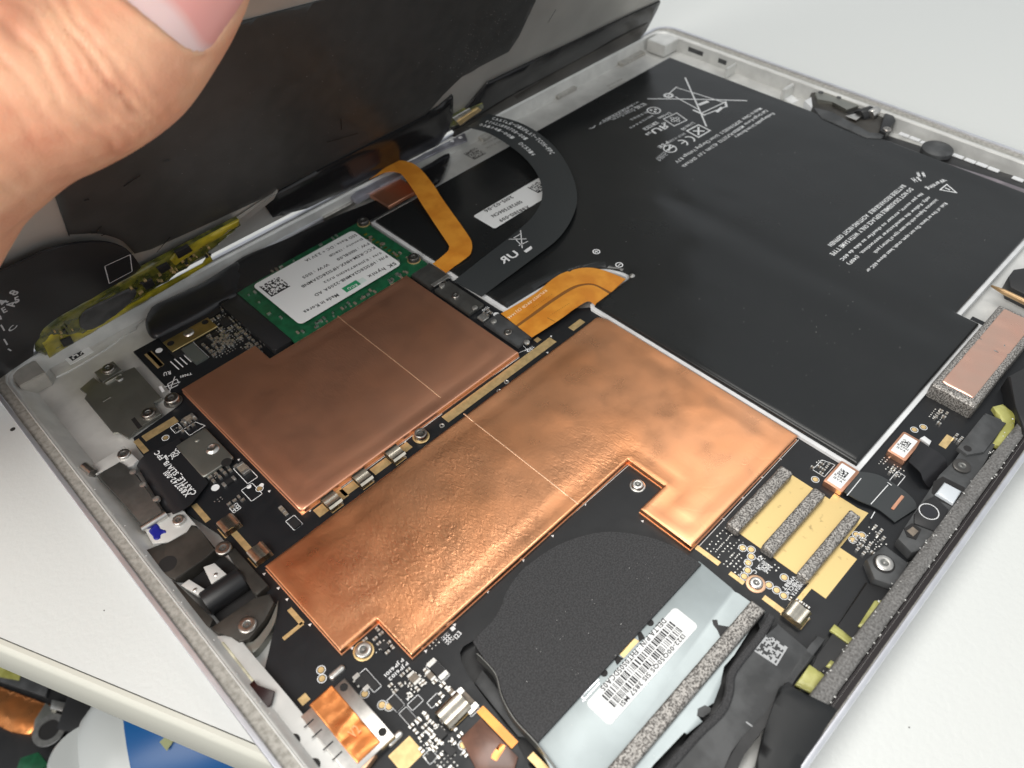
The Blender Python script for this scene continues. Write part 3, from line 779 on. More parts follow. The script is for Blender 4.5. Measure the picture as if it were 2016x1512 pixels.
for px, py, r in [(313, 690, 1.0), (424, 960, 1.0), (884, 545, .8), (977, 619, .9), (310, 903, .55), (490, 958, .6), (515, 955, .55)]:
    bm = bmesh.new(); c = xy(px, py, SZ); add_poly(bm, circ(*c, r, 16), SZ); print_obj('fiducial_dot', bm, m_silk, pcb)
for s, a, b, h in [('1', (888, 1240), (895, 1235), .9), ('123', (896, 1256), (906, 1244), 1.1), ('PJP6101', (793, 1297), (757, 1330), .95), ('PJP6102', (802, 1304), (765, 1338), .95),
                   ('TCN7', (1050, 682), (1040, 690), .9), ('12', (1046, 686), (1036, 692), 1.2), ('TC43', (962, 604), (950, 612), .9),
                   ('VMBBT', (1565, 1135), (1542, 1160), .9), ('SMBCLK', (1573, 1140), (1548, 1170), .9), ('SMBDATA', (1580, 1146), (1560, 1172), .9),
                   ('A C', (1496, 1117), (1484, 1127), 1.0), ('12', (1492, 1102), (1500, 1096), 1.0), ('J3', (308, 965), (302, 955), 1.3)]:
    text(s, a, b, h, SZ+.01, m_silk, pcb)
text('TN01', (378, 735), (355, 742), .9, SZ+.01, m_silk, pcb); text('RU', (336, 733), (322, 737), 1.5, SZ+.01, m_silk, pcb)
bm = bmesh.new()                                                    # crossed-out bin on the board
def wl(a, b, w=.2): add_line(bm, xy(*a, SZ), xy(*b, SZ), w, SZ)
def bin_mark(cx, cy, k=1.0):
    q = lambda dx, dy: (cx+dx*k, cy+dy*k)
    for a, b in (((-14, 4), (16, -6)), ((-4, 12), (6, -16)), ((-8, -2), (10, -12)), ((-4, 8), (12, 0)), ((10, -12), (14, -4)), ((-8, -2), (-4, 8))): wl(q(*a), q(*b), .22*max(1, k))
    wl(q(-22, 4), q(-17, 12), .75*k)
bin_mark(338, 758)
print_obj('bin_symbol', bm, m_silk, pcb)
# test points: gold disc inside a white ring
for px, py in [(632, 1319), (634, 1336), (718, 1366), (752, 1388), (766, 1391), (912, 1467), (1462, 1079), (1479, 1082), (1479, 1096), (1473, 1108), (1472, 1123), (1465, 1135), (1544, 1137), (1514, 1152), (1529, 1162), (1543, 1173), (1686, 1053), (1697, 1054), (1679, 1063), (1605, 944), (1818, 841), (1800, 846), (326, 862), (511, 962)]:
    lathe('test_point', px, py, ZP, [(.95, .025), (.78, .03), (.78, .012), (.62, .012), (.62, .05), (0, .055)], [m_silk, m_pcb, m_gold], pcb, mis=[0, 0, 1, 2, 2], n=20)
# ---- solder dots and tiny parts, too small to pick apart
def dots(name, specs, mat, r=.22):
    bm = bmesh.new()
    for (px, py, nx, ny, pt, drop) in specs:
        c = xy(px, py, ZP); rn = random.Random(int(px*7+py))
        for i in range(nx):
            for j in range(ny):
                if rn.random() < drop: continue
                x = c[0]+(i-(nx-1)/2)*pt+rn.uniform(-.06, .06); y = c[1]+(j-(ny-1)/2)*pt+rn.uniform(-.06, .06)
                a = r*rn.uniform(.75, 1.15)
                lathe_bm([(a, 0), (a*.8, .08), (0, .12)], 8, None, bm, (x, y, ZP))
    o = fin(name, bm, mat, pcb, smooth=True); o['kind'] = 'stuff'; return o
dots('solder_dots', [(1425, 1055, 9, 3, 1.0, .25), (1440, 1080, 7, 5, 1.0, .3), (1405, 1080, 3, 5, 1.0, .3), (1450, 1110, 5, 5, .95, .3), (1518, 1120, 4, 3, .95, .35), (1500, 1100, 2, 2, .9, .2),
                     (745, 1270, 4, 3, .9, .3), (855, 1268, 3, 2, .9, .2), (430, 985, 3, 2, .8, .1), (820, 1340, 5, 4, .9, .3), (790, 1358, 4, 4, .9, .3), (860, 1460, 6, 6, .85, .3), (885, 1490, 7, 6, .85, .3), (850, 1440, 4, 5, .85, .3),
                     (1700, 1070, 4, 7, .8, .3), (1725, 1065, 3, 6, .8, .3), (1720, 1040, 2, 3, .9, .2), (1845, 818, 5, 4, .8, .2), (1740, 907, 5, 2, .8, .2), (1762, 925, 4, 5, .8, .3),
                     (440, 690, 7, 5, .9, .2), (470, 660, 6, 7, .95, .25), (430, 640, 4, 6, 1.0, .3), (490, 690, 3, 8, .8, .3), (452, 625, 3, 6, .9, .3), (955, 608, 3, 2, .7, .1), (875, 575, 2, 5, .8, .3), (1615, 912, 4, 3, .7, .2), (420, 935, 3, 4, .8, .3), (350, 845, 3, 3, .7, .3)], m_tin, .21)
bm = bmesh.new()
def tiny(px, py, nx, ny, px_, py_, lx, ly, h, drop, seed):
    c = xy(px, py, ZP); rn = random.Random(seed)
    for i in range(nx):
        for j in range(ny):
            if rn.random() < drop: continue
            x = c[0]+(i-(nx-1)/2)*px_+rn.uniform(-.1, .1); y = c[1]+(j-(ny-1)/2)*py_+rn.uniform(-.1, .1)
            a, b = (lx, ly) if rn.random() < .6 else (ly, lx)
            for (dx, w, mi) in ((-.34, .32, 1), (0, .36, 0), (.34, .32, 1)):
                if a >= b: add_prism(bm, [(x+dx*a-w*a/2, y-b/2), (x+dx*a+w*a/2, y-b/2), (x+dx*a+w*a/2, y+b/2), (x+dx*a-w*a/2, y+b/2)], ZP, ZP+h*(1 if mi else .96), mi)
                else: add_prism(bm, [(x-a/2, y+dx*b-w*b/2), (x+a/2, y+dx*b-w*b/2), (x+a/2, y+dx*b+w*b/2), (x-a/2, y+dx*b+w*b/2)], ZP, ZP+h*(1 if mi else .96), mi)
for a in [(735, 1255, 3, 2, 1.6, 1.4, 1.1, .6, .5, .2, 1), (760, 1272, 2, 3, 1.5, 1.3, 1.0, .6, .5, .2, 2), (835, 1345, 5, 3, 1.7, 1.5, 1.1, .65, .5, .3, 3), (800, 1350, 4, 4, 1.5, 1.4, 1.0, .6, .5, .35, 4), (860, 1420, 4, 4, 1.6, 1.5, 1.1, .6, .55, .3, 5), (842, 1440, 3, 5, 1.6, 1.4, 1.1, .6, .5, .3, 6), (880, 1475, 5, 5, 1.7, 1.6, 1.1, .65, .5, .3, 7), (870, 1360, 2, 2, 1.6, 1.3, 1.2, .7, .6, .1, 8),
          (450, 655, 6, 6, 1.9, 1.8, 1.2, .7, .6, .3, 9), (430, 680, 4, 4, 1.9, 1.8, 1.2, .7, .6, .3, 10), (485, 660, 3, 9, 1.6, 1.8, 1.0, .6, .5, .25, 11), (405, 610, 4, 3, 2.2, 2.0, 1.3, .8, .6, .3, 12), (440, 615, 5, 4, 2.0, 1.8, 1.2, .7, .6, .3, 13), (500, 690, 2, 4, 1.5, 1.5, 1.0, .6, .5, .2, 14),
          (440, 930, 5, 2, 1.5, 1.6, .7, 1.2, .5, .15, 15), (370, 835, 4, 3, 1.4, 1.4, 1.0, .6, .5, .3, 16), (465, 990, 3, 2, 1.4, 1.4, 1.0, .6, .5, .2, 17), (1700, 1078, 3, 4, 1.5, 1.4, 1.0, .6, .5, .3, 18), (1730, 1050, 2, 3, 1.5, 1.4, 1.0, .6, .5, .3, 19), (1580, 1190, 1, 3, 1.4, 1.1, .9, .5, .5, 0, 20), (1770, 930, 3, 3, 1.6, 1.5, 1.0, .6, .5, .3, 21), (1850, 822, 4, 2, 1.4, 1.3, 1.0, .55, .5, .2, 22), (875, 560, 2, 4, 1.3, 1.2, .9, .6, .6, .2, 23), (960, 618, 2, 2, 1.5, 1.3, 1.0, .6, .6, .1, 24), (1885, 865, 2, 2, 1.3, 1.2, 1.0, .6, .6, 0, 25), (1615, 918, 4, 3, 1.2, 1.2, .9, .5, .5, .2, 26)]:
    tiny(*a)
o = fin('small_components', bm, [m_cap, m_tin], pcb); o['kind'] = 'stuff'
# ---- parts one can tell apart
def cap(px, py, lx, ly, h, mat=m_cap, tin=.22):
    """chip capacitor: body and two metal ends"""
    c = xy(px, py, ZP)
    b = box('capacitor', c[0], c[1], ZP, lx*(1-2*tin) if lx >= ly else lx, ly if lx >= ly else ly*(1-2*tin), h*.97, mat, pcb, bev=.06)
    for s in (-1, 1):
        if lx >= ly: box('metal_end', c[0]+s*lx*(.5-tin/2), c[1], ZP, lx*tin, ly, h, m_tin, b, bev=.08)
        else: box('metal_end', c[0], c[1]+s*ly*(.5-tin/2), ZP, lx, ly*tin, h, m_tin, b, bev=.08)
for a in [(862, 1320, 2.0, 4.6, .9, m_chip), (917, 1383, 2.4, 5.2, 1.0, m_cap), (816, 1337, 1.7, 2.6, .8, m_cap), (372, 826, 3.2, 1.6, .8, m_cap), (480, 925, 2.0, 3.6, 1.0, m_cap), (848, 1332, 1.2, 2.2, .7, m_cap), (712, 1345, 1.4, 4.2, .6, m_chip), (705, 1345, 1.2, 1.8, .5, m_chip), (556, 1004, 1.0, 2.0, .6, m_cap), (563, 1012, .9, 1.5, .6, m_cap), (452, 950, 3.4, 1.4, .7, m_chip), (888, 1362, 1.0, 1.9, .6, m_cap), (1842, 955, 1.2, 1.4, .6, m_cap), (1555, 1180, .9, .6, .5, m_cap)]:
    cap(*a)
def chip(c4, h, mat=m_chip):
    r = rect_px(c4, ZP+h); box('chip', r[0], r[1], ZP, r[2], r[3], h, mat, pcb, bev=.08)
chip([(355, 690), (376, 674), (410, 700), (388, 715)], .9, m_chipg); chip([(330, 690), (350, 676), (366, 690), (348, 706)], .7)
chip([(745, 1270), (757, 1260), (768, 1272), (755, 1283)], .7); chip([(785, 1404), (800, 1393), (821, 1415), (807, 1427)], .5); chip([(762, 1381), (778, 1367), (794, 1388), (782, 1400)], .5)
chip([(566, 1026), (580, 1017), (594, 1031), (579, 1041)], .6); chip([(806, 1386), (823, 1370), (830, 1379), (812, 1397)], .4); chip([(846, 1384), (860, 1368), (867, 1375), (850, 1393)], .4); chip([(852, 1440), (866, 1428), (882, 1444), (868, 1458)], .6)
chip([(836, 1489), (848, 1478), (858, 1490), (846, 1502)], .6); chip([(708, 1332), (720, 1318), (746, 1350), (737, 1358)], .7); chip([(430, 632), (446, 622), (458, 634), (442, 644)], .7); chip([(870, 1474), (882, 1462), (900, 1478), (888, 1490)], .6)
bm = bmesh.new()
for k in range(4):                                                 # thick white trace lines
    add_line(bm, xy(336+k*8, 712-k*5, SZ), xy(352+k*8, 727-k*5, SZ), .3, SZ)
print_obj('white_bars', bm, m_silk, pcb)
for px, py in ((881, 1257), (1505, 1115), (463, 1000)):            # little 3 x 3 ball grids
    bm = bmesh.new(); c = xy(px, py, SZ)
    for i in range(4): add_line(bm, (c[0]-1+i*.66, c[1]-1), (c[0]-1+i*.66, c[1]+1), .18, SZ); add_line(bm, (c[0]-1, c[1]-1+i*.66), (c[0]+1, c[1]-1+i*.66), .18, SZ)
    print_obj('ball_grid', bm, m_silk, pcb)
# spring contact clips
CLIP = {}
def clip(px, py, lx, ly, h, along_x=True, base=True):
    """bent sheet-metal finger: an arched strip open at its ends, standing on the board"""
    key = (lx, ly, h)
    if key not in CLIP:
        w, l = (ly, lx)
        prof = []
        for k in range(9):
            a = math.pi*(.5 + k/8)
            prof.append((-l/2+h*.42 + h*.42*math.cos(a), h*.5 + h*.46*math.sin(a)))
        prof = [(l/2, h*.72), (l/2-.5, h*.98)] + [(l*.1, h*.86), (l*.02, h*.98)] + prof + [(l/2, .05)]
        bm = bmesh.new(); t = .13
        outer = prof
        inner = []
        for i, p in enumerate(prof):
            a = Vector(prof[max(0, i-1)]); b = Vector(prof[min(len(prof)-1, i+1)]); e = (b-a).normalized()
            inner.append((p[0]-e.y*t*-1*-1, p[1]+e.x*t))
        A = [[bm.verts.new((p[0]*MM, s*w/2*MM, p[1]*MM)) for p in outer] for s in (-1, 1)]
        B = [[bm.verts.new((p[0]*MM, s*w/2*MM, p[1]*MM)) for p in inner] for s in (-1, 1)]
        for i in range(len(prof)-1):
            bm.faces.new((A[0][i], A[0][i+1], A[1][i+1], A[1][i])); bm.faces.new((B[0][i], B[0][i+1], B[1][i+1], B[1][i]))
            for s in (0, 1): bm.faces.new((A[s][i], A[s][i+1], B[s][i+1], B[s][i]))
        for i in (0, len(prof)-1): bm.faces.new((A[0][i], A[1][i], B[1][i], B[0][i]))
        bmesh.ops.recalc_face_normals(bm, faces=bm.faces)
        me = bpy.data.meshes.new('spring_clip'); bm.to_mesh(me); bm.free(); me.materials.append(m_nickel)
        me.polygons.foreach_set('use_smooth', [True]*len(me.polygons)); me.set_sharp_from_angle(angle=math.radians(50)); CLIP[key] = me
    c = xy(px, py, ZP+h*.6)
    o = put('spring_clip', CLIP[key], (c[0], c[1], ZP+.06), pcb, along_x if isinstance(along_x, float) else (0.0 if along_x else math.pi/2))
    b = box('clip_base', c[0], c[1], ZP, lx*1.05, ly*.9, .08, m_gold, o, 0)
    b.rotation_euler = (0, 0, 0); b.location = Vector((0, 0, -.05))*MM
    return o
for px, py in ((652, 985), (713, 940), (777, 893)): clip(px, py, 4.6, 3.6, 1.9, -math.pi/2)
for px, py in ((450, 1033), (510, 1090)): clip(px, py, 4.4, 3.8, 2.2, 0.0)
clip(1568, 1208, 4.6, 3.8, 2.2, -math.pi/2)
# two large folded tabs by the lower edge
clip(892, 1398, 4.4, 5.6, 1.8, -math.pi/2)
# ---- screws
def screw(px, py, z, r, parent, kind='steel', ring=None, h=.9, name='screw', pos=None):
    m = {'steel': m_screw, 'bright': m_steel, 'black': m_screwb}[kind]
    prof = [(r, 0), (r, h*.7), (r*.93, h*.92), (r*.84, h), (r*.50, h), (r*.44, h*.97), (r*.38, h*.78), (r*.16, h*.74), (r*.12, h*.9), (0, h*.92)]
    o = lathe(name, px, py, z, prof, [m, m_steeld], parent, mis=[0]*5+[1, 1, 1, 0], pos=pos)
    if ring:
        lathe('washer', px, py, z, [(ring[0], 0), (ring[0], .12), (ring[0]-.15, .18), (r*1.02, .18), (r*1.02, 0)], [ring[1]], o, pos=pos)
    return o
screw(716, 1282, ZP, 1.75, pcb, 'bright', (2.15, m_gold), .9)
screw(1255, 957, ZP, 1.45, pcb, 'bright', (1.85, m_steel), 1.0)
screw(829, 860, ZP+.2, 1.7, pcb, 'steel', (2.15, m_gold), 1.7)
screw(341, 790, ZP+.3, 1.9, pcb, 'steel', (2.4, m_steeld), 1.6)
screw(1488, 1150, ZP, 1.45, pcb, 'bright', (2.1, m_copE), .8)
for px, py in ((870, 838), (997, 752), (983, 770)):
    lathe('via_ring', px, py, ZP, [(.7, .0), (.7, .12), (.5, .15), (.4, .02), (0, .02)], [m_tin, m_dark], pcb, mis=[0, 0, 0, 1])
# connector bars for the two amber cables
def bar(c4, z0, z1, mat, parent, name, bev=.2):
    r = rect_px(c4, z1); return box(name, r[0], r[1], z0, r[2], r[3], z1-z0, mat, parent, bev=bev)
b1 = bar([(856, 568), (888, 550), (948, 600), (922, 620)], ZP, -2.9, m_steeld, pcb, 'connector_bar')
screw(897, 583, -2.9, 1.15, b1, 'steel', None, .5)
b2 = bar([(948, 632), (985, 618), (1046, 660), (1022, 684)], ZP, -3.0, m_plastg, pcb, 'connector_bar')
screw(1000, 655, -3.0, 1.15, b2, 'steel', None, .5)
for px, py, b in ((935, 607, b1), (870, 563, b1), (972, 634, b2), (1037, 675, b2)): lathe('boss', px, py, -2.95, [(.85, 0), (.85, .4), (.6, .5), (0, .5)], [m_tin], b)
bar([(806, 540), (846, 518), (882, 540), (850, 565)], ZP, -2.6, m_steeld, pcb, 'connector_cover', .15)
bar([(850, 560), (880, 538), (884, 544), (855, 565)], -2.7, -2.4, m_tin, pcb, 'latch_bar', .08)
bar([(940, 622), (952, 614), (962, 624), (950, 634)], ZP, -3.4, m_tin, pcb, 'small_jack', .2)
# drive socket
r = rect_px([(418, 575), (443, 566), (583, 665), (532, 695)], -2.7)
sk = prism('drive_socket', rrect(r[0], r[1], r[2], r[3], .8), ZP, -2.7, m_chip, pcb, bev=.25)
# amber flex with a copper-coloured stiffener near the lower edge
fx = prism('flex_tail', snap(PX([(940, 1400), (952, 1388), (1020, 1462), (1005, 1475)], -3.9)), ZP, -3.9, m_orange, pcb)
m_tea = M('tea_film', (.16, .075, .05), .3, coat=.5, var=.3, vs=200)
prism('brown_stiffener', snap(PX([(908, 1455), (945, 1412), (1020, 1490), (1000, 1560), (960, 1560)], -3.6)), ZP, -3.6, m_tea, pcb, bev=.15)
pillow('copper_spot', PX([(962, 1490), (985, 1462), (998, 1468), (978, 1500)], -3.5), -3.7, -3.52, m_copT, pcb, step=1, r=.1)
# gold bracket with a dimple, over the upper left corner of the board
gb = pillow('brass_plate', snap(PX([(322, 672), (408, 625), (430, 642), (336, 693)], -3.3)), -3.8, -3.3, M('brass', (.66, .52, .24), .3, .95, var=.2, vs=120), pcb, step=2, r=.25)
lathe('dimple', 371, 655, -3.32, [(1.6, 0), (1.3, .4), (.9, .55), (.5, .45), (0, .4)], [m_steel], gb)
for px, py in ((336, 676), (404, 634)): lathe('plate_hole', px, py, -3.29, [(1.0, .01), (0, .02)], [m_dark], gb)

# ================================================================== COPPER SHIELDS
def foil_disp(seed, amp=1.0):
    def f(x, y, d):
        k = min(1, d/3.0)
        z = .34*noise.noise((x*.035, y*.035, seed)) + .06*noise.noise((x*.13, y*.13, seed+4)) + .012*noise.noise((x*.5, y*.5, seed+8))
        # a soft ridge left where the foil was pressed over the frame underneath
        z -= .18*math.exp(-((d-3.4-1.2*noise.noise((x*.06, y*.06, seed+2)))/1.1)**2)
        z += .10*max(0, noise.noise((x*.09, y*.09, seed+11))-.15)
        return amp*z*k
    return f
s1o = snap(PX([(357, 766), (500, 680), (530, 701), (805, 542), (1022, 697), (590, 1003)], -2.4))
def cham(pts, i, d):
    a, b, c = Vector(pts[i-1]), Vector(pts[i]), Vector(pts[(i+1) % len(pts)])
    return pts[:i] + [tuple(b+(a-b).normalized()*d), tuple(b+(c-b).normalized()*d)] + pts[i+1:]
sh1 = thing('copper_shield', (70, 137, ZP), 'dull brown copper-foiled shield beside the green drive', 'shield')
f1 = pillow('foil_lid', cham(s1o, 5, .9), ZP+.35, -2.4, m_copB, sh1, step=1.4, r=.4, disp=foil_disp(1.3, .9))
prism('frame', grow(s1o, .12), ZP, ZP+.4, m_copE, sh1)
s2o = snap(PX([(520, 1115), (1176, 622), (1196, 628), (1568, 855), (1365, 1078), (1262, 1003), (1305, 955), (1240, 905), (808, 1287), (745, 1222), (668, 1278)], -2.2), 12)
sh2 = thing('copper_shield', (78, 78, ZP), 'wide bright orange copper-foiled shield across the middle, rippled with press marks', 'shield')
f2 = pillow('foil_lid', s2o, ZP+.35, -2.2, m_copA, sh2, step=1.6, r=.4, disp=foil_disp(7.7, .85))
prism('frame', grow(s2o, .12), ZP, ZP+.4, m_copE, sh2)
def foil_seam(name, a, b, zt, parent, seed, outline, amp):
    """raised overlap where two pieces of foil meet"""
    A, B = Vector(xy(*a, zt)), Vector(xy(*b, zt)); bm = bmesh.new(); fd = foil_disp(seed, amp); g = []
    n = (B-A).normalized(); n = Vector((-n.y, n.x))
    for k in range(41):
        p = A.lerp(B, k/40); row = []
        for o, l in ((-.2, -.03), (-.08, .07), (.08, .07), (.2, -.03)):
            q = p+n*o; row.append(bm.verts.new((q.x, q.y, zt+fd(q.x, q.y, dist_edge((q.x, q.y), outline))+l)))
        g.append(row)
    for i in range(40):
        for k in range(3): bm.faces.new((g[i][k], g[i][k+1], g[i+1][k+1], g[i+1][k]))
    return fin(name, bm, m_copE, parent, smooth=True)
foil_seam('foil_seam', (665, 622), (868, 782), -2.4, sh1, 1.3, s1o, .9)
foil_seam('foil_seam', (913, 814), (1139, 992), -2.2, sh2, 7.7, s2o, .85)
# ================================================================== SOLID STATE DRIVE
ZS = -2.5
r = rect_px([(455, 573), (715, 434), (850, 525), (583, 668)], ZS)
ssd = thing('solid_state_drive', (r[0], r[1], ZP), 'green stick-shaped drive with a large white paper label and two screws', 'drive')
sb = prism('drive_board', rrect(r[0], r[1], r[2], r[3], .5), ZS-1.0, ZS, m_green, ssd, bev=.08, seg=1)
q = rect_px([(497, 561), (695, 453), (793, 521), (588, 638)], ZS+1.0)
prism('memory_package', rrect(q[0]+.3, q[1]+.2, q[2]-1.5, q[3]-1.2, .4), ZS, ZS+.85, m_chip, ssd, bev=.1)
lab = prism('paper_label', rrect(q[0], q[1], q[2], q[3], 1.6, n=6), ZS+.86, ZS+.96, m_label, ssd)
zl = ZS+.98
def lt(s, a, b, h): text(s, a, b, h, zl, m_black, lab)
lt('SK hynix', (778, 517), (724, 545), 2.1)
lt('P/N : HFS128G3AMNB-2200A AD', (762, 504), (620, 582), 1.35)
lt('S/N : EJ51N87361310 1U22', (750, 497), (637, 556), 1.3)
lt('KCC-REM-HNX-HFS128G3AMNB', (738, 487), (594, 565), 1.35)
lt('FW : 10108L00     WW : 1505', (726, 479), (596, 547), 1.3)
lt('Density : 128GB', (713, 470), (648, 504), 1.3)
lt('SSD Rate : DC + 3.3V 1A', (702, 462), (601, 514), 1.3)
lt('Made in Korea', (666, 580), (599, 615), 1.5)
bm = bmesh.new(); c = xy(541, 564, zl); add_code(bm, c[0], c[1], 6.6, 16, zl, 0, 21); print_obj('printed_code', bm, m_black, lab)
g = rect_px([(673, 566), (702, 552), (712, 560), (680, 576)], zl); gp = box('green_logo', g[0], g[1], zl-.01, g[2], g[3], .02, m_greenl, lab)
text('ECO', (703, 560), (684, 569), 1.0, zl+.03, m_label, gp)
g = rect_px([(702, 552), (715, 546), (722, 552), (710, 560)], zl); box('pale_logo', g[0], g[1], zl-.01, g[2], g[3], .02, M('pale_logo', (.62, .72, .68), .5), lab)
for px, py in ((716, 440), (815, 512)):
    s = screw(px, py, ZS, 1.75, ssd, 'black', (2.1, m_gold), 1.5)
bm = bmesh.new(); rn = random.Random(4)
for k in range(60):                                             # small parts round the label
    e = rn.choice(('l', 'b', 'b', 'r', 't')); u = rn.random()
    if e == 'l': x, y = r[0]-r[2]/2+rn.uniform(1, 5), r[1]+(u-.5)*r[3]*.9
    elif e == 'r': x, y = r[0]+r[2]/2-rn.uniform(2.5, 6), r[1]+(u-.5)*r[3]*.6
    elif e == 'b': x, y = r[0]+(u-.5)*r[2]*.7, r[1]-r[3]/2+rn.uniform(1.2, 3.2)
    else: x, y = r[0]+(u-.5)*r[2]*.8, r[1]+r[3]/2-rn.uniform(.8, 1.6)
    a, b = rn.choice(((1.1, .6), (.6, 1.1), (.5, .4)))
    add_prism(bm, [(x-a/2, y-b/2), (x+a/2, y-b/2), (x+a/2, y+b/2), (x-a/2, y+b/2)], ZS, ZS+.4, rn.choice((0, 1, 1)))
o = fin('small_components', bm, [m_cap, m_tin], ssd); o['kind'] = 'stuff'
bm = bmesh.new(); xr = r[0]+r[2]/2
for k in range(9):
    add_prism(bm, [(xr-4.6, r[1]+9-k*2.0), (xr-3.4, r[1]+9-k*2.0), (xr-3.4, r[1]+9.9-k*2.0), (xr-4.6, r[1]+9.9-k*2.0)], ZS, ZS+.08, 0)
for k in range(6): add_prism(bm, [(xr-6.0, r[1]+8-k*2.4), (xr-5.7, r[1]+8-k*2.4), (xr-5.7, r[1]+9.3-k*2.4), (xr-6.0, r[1]+9.3-k*2.4)], ZS, ZS+.03, 1)
fin('edge_pads', bm, [m_kboard, m_silk], ssd)

# ================================================================== COOLING FAN
ZF = -2.4
fan = thing('cooling_fan', (62, 30, -6), 'flat blower fan with grey cover, black foam pad and barcoded white label', 'fan')
arc = spline(PX([(1059, 1461), (1015, 1413), (990, 1368), (978, 1325), (953, 1296), (931, 1262)], -1.7), 4)
arc2 = spline(PX([(931, 1262), (982, 1207), (995, 1169), (1022, 1129), (1049, 1105), (1097, 1074), (1151, 1054), (1202, 1047), (1263, 1054), (1320, 1073), (1381, 1110)], -1.7), 4)
right = PX([(1441, 1158), (1446, 1166), (1455, 1168), (1476, 1184), (1508, 1204)], ZF) + PX([(1480, 1235), (1445, 1290), (1424, 1312), (1420, 1345), (1405, 1385), (1380, 1398), (1372, 1410), (1384, 1420), (1352, 1446), (1347, 1440), (1286, 1506), (1250, 1560), (1130, 1600)], ZF)
plate = PX([(1376, 1104)], ZF) + right + PX([(1070, 1486), (1056, 1458)], ZF)
prism('cover_plate', plate, -3.2, ZF, m_fanpl, fan, bev=.12, seg=2)
house = right[:] + [(p[0]+.5, p[1]+.2) for p in arc] + [(p[0], p[1]-.5) for p in arc2[1:]]
prism('well_floor', grow(house, 5.5), -6.0, -5.85, m_plast, fan)
prism('inner_vane', PX([(934, 1345), (950, 1318), (1012, 1395), (1040, 1450), (1020, 1450)], -5.0), -5.9, -5.0, m_plastg, fan, bev=.2)
prism('housing', house, -6, ZF-.05, m_plast, fan)
prism('foam_pad', arc + arc2[1:], ZF, -1.7, m_foamk, fan, bev=.2)
rl = spline(PX([(940, 1285), (953, 1297), (978, 1327), (990, 1370), (1015, 1415), (1059, 1463), (1110, 1530)], -1.75), 5); bm = bmesh.new(); g0 = []
for i, p in enumerate(rl):
    a, b = Vector(rl[max(0, i-1)]), Vector(rl[min(len(rl)-1, i+1)]); t = (b-a).normalized(); nn = Vector((t.y, -t.x))
    if nn.x > 0: nn = -nn
    q = Vector(p); g0.append([bm.verts.new((*(q+nn*o), z)) for o, z in ((0, -1.9), (.12, -1.72), (.3, -1.75), (.35, -2.4), (.4, -4.5))])
for i in range(len(rl)-1):
    for k in range(4): bm.faces.new((g0[i][k], g0[i][k+1], g0[i+1][k+1], g0[i+1][k]))
fin('housing_rim', bm, m_steeld, fan, smooth=True)
fl_ = rect_px([(1327, 1192), (1372, 1230), (1205, 1431), (1153, 1389)], ZF+.1)
fl1 = prism('paper_label', rrect(fl_[0], fl_[1], fl_[2], fl_[3], .9), ZF+.01, ZF+.09, m_label, fan)
zf = ZF+.11
text('DELTA P/N : FHT0505DCA05', (1309, 1220), (1185, 1357), 1.15, zf, m_black, fl1)
text('1322-00Q50QS 51S 3857 MS1', (1346, 1250), (1222, 1388), 1.15, zf, m_black, fl1)
bm = bmesh.new(); rn = random.Random(12)
p0, p1 = xy(1336, 1238, zf), xy(1200, 1384, zf); yc = xy(1266, 1305, zf)[1]
for hh, off in ((1.5, .85), (1.5, -.85)):
    x = p1[0]
    while x < p0[0]:
        w = rn.choice((.14, .14, .26, .38)); add_poly(bm, [(x, yc+off-hh/2), (x+w, yc+off-hh/2), (x+w, yc+off+hh/2), (x, yc+off+hh/2)], zf); x += w+rn.choice((.16, .16, .3, .42))
print_obj('barcode', bm, m_black, fl1)
# openings, tab and rim details on the cover
for px, py, rr in ((1280, 1226, .75), (1189, 1325, .75)): lathe('cover_hole', px, py, ZF, [(rr, .02), (0, .03)], [m_dark], fan)
prism('amber_tab', snap(PX([(1220, 1288), (1246, 1255), (1258, 1262), (1228, 1295)], ZF+.06), 5), ZF, ZF+.06, m_gold, fan)
prism('dark_tab', PX([(1255, 1246), (1262, 1243), (1270, 1256), (1258, 1264)], ZF+.04), ZF, ZF+.04, m_dark, fan)
prism('dark_tab', PX([(1208, 1295), (1215, 1290), (1228, 1296), (1215, 1310)], ZF+.04), ZF, ZF+.04, m_dark, fan)
bm = bmesh.new()
for a, b in (((1144, 1371), (1178, 1338)), ((1144, 1371), (1152, 1378)), ((1148, 1380), (1180, 1345))): add_line(bm, xy(*a, ZF), xy(*b, ZF), .22, ZF+.03)
print_obj('embossed_line', bm, m_lip, fan)
prism('edge_recess', PX([(1402, 1220), (1412, 1220), (1414, 1230), (1436, 1234), (1418, 1254), (1412, 1240), (1404, 1230)], ZF+.03), ZF, ZF+.03, m_plast, fan)
prism('edge_recess', PX([(1374, 1395), (1388, 1388), (1400, 1394), (1398, 1402), (1384, 1412), (1372, 1410)], ZF+.03), ZF, ZF+.03, m_plastg, fan)
gs = pillow('mesh_gasket', snap(PX([(1484, 1184), (1510, 1204), (1205, 1555), (1150, 1555)], -1.2), 12), ZF, -1.1, m_gasket, fan, step=.9, r=.5, disp=lambda x, y, d: .22*noise.noise((x*.9, y*.9, 1.0)))
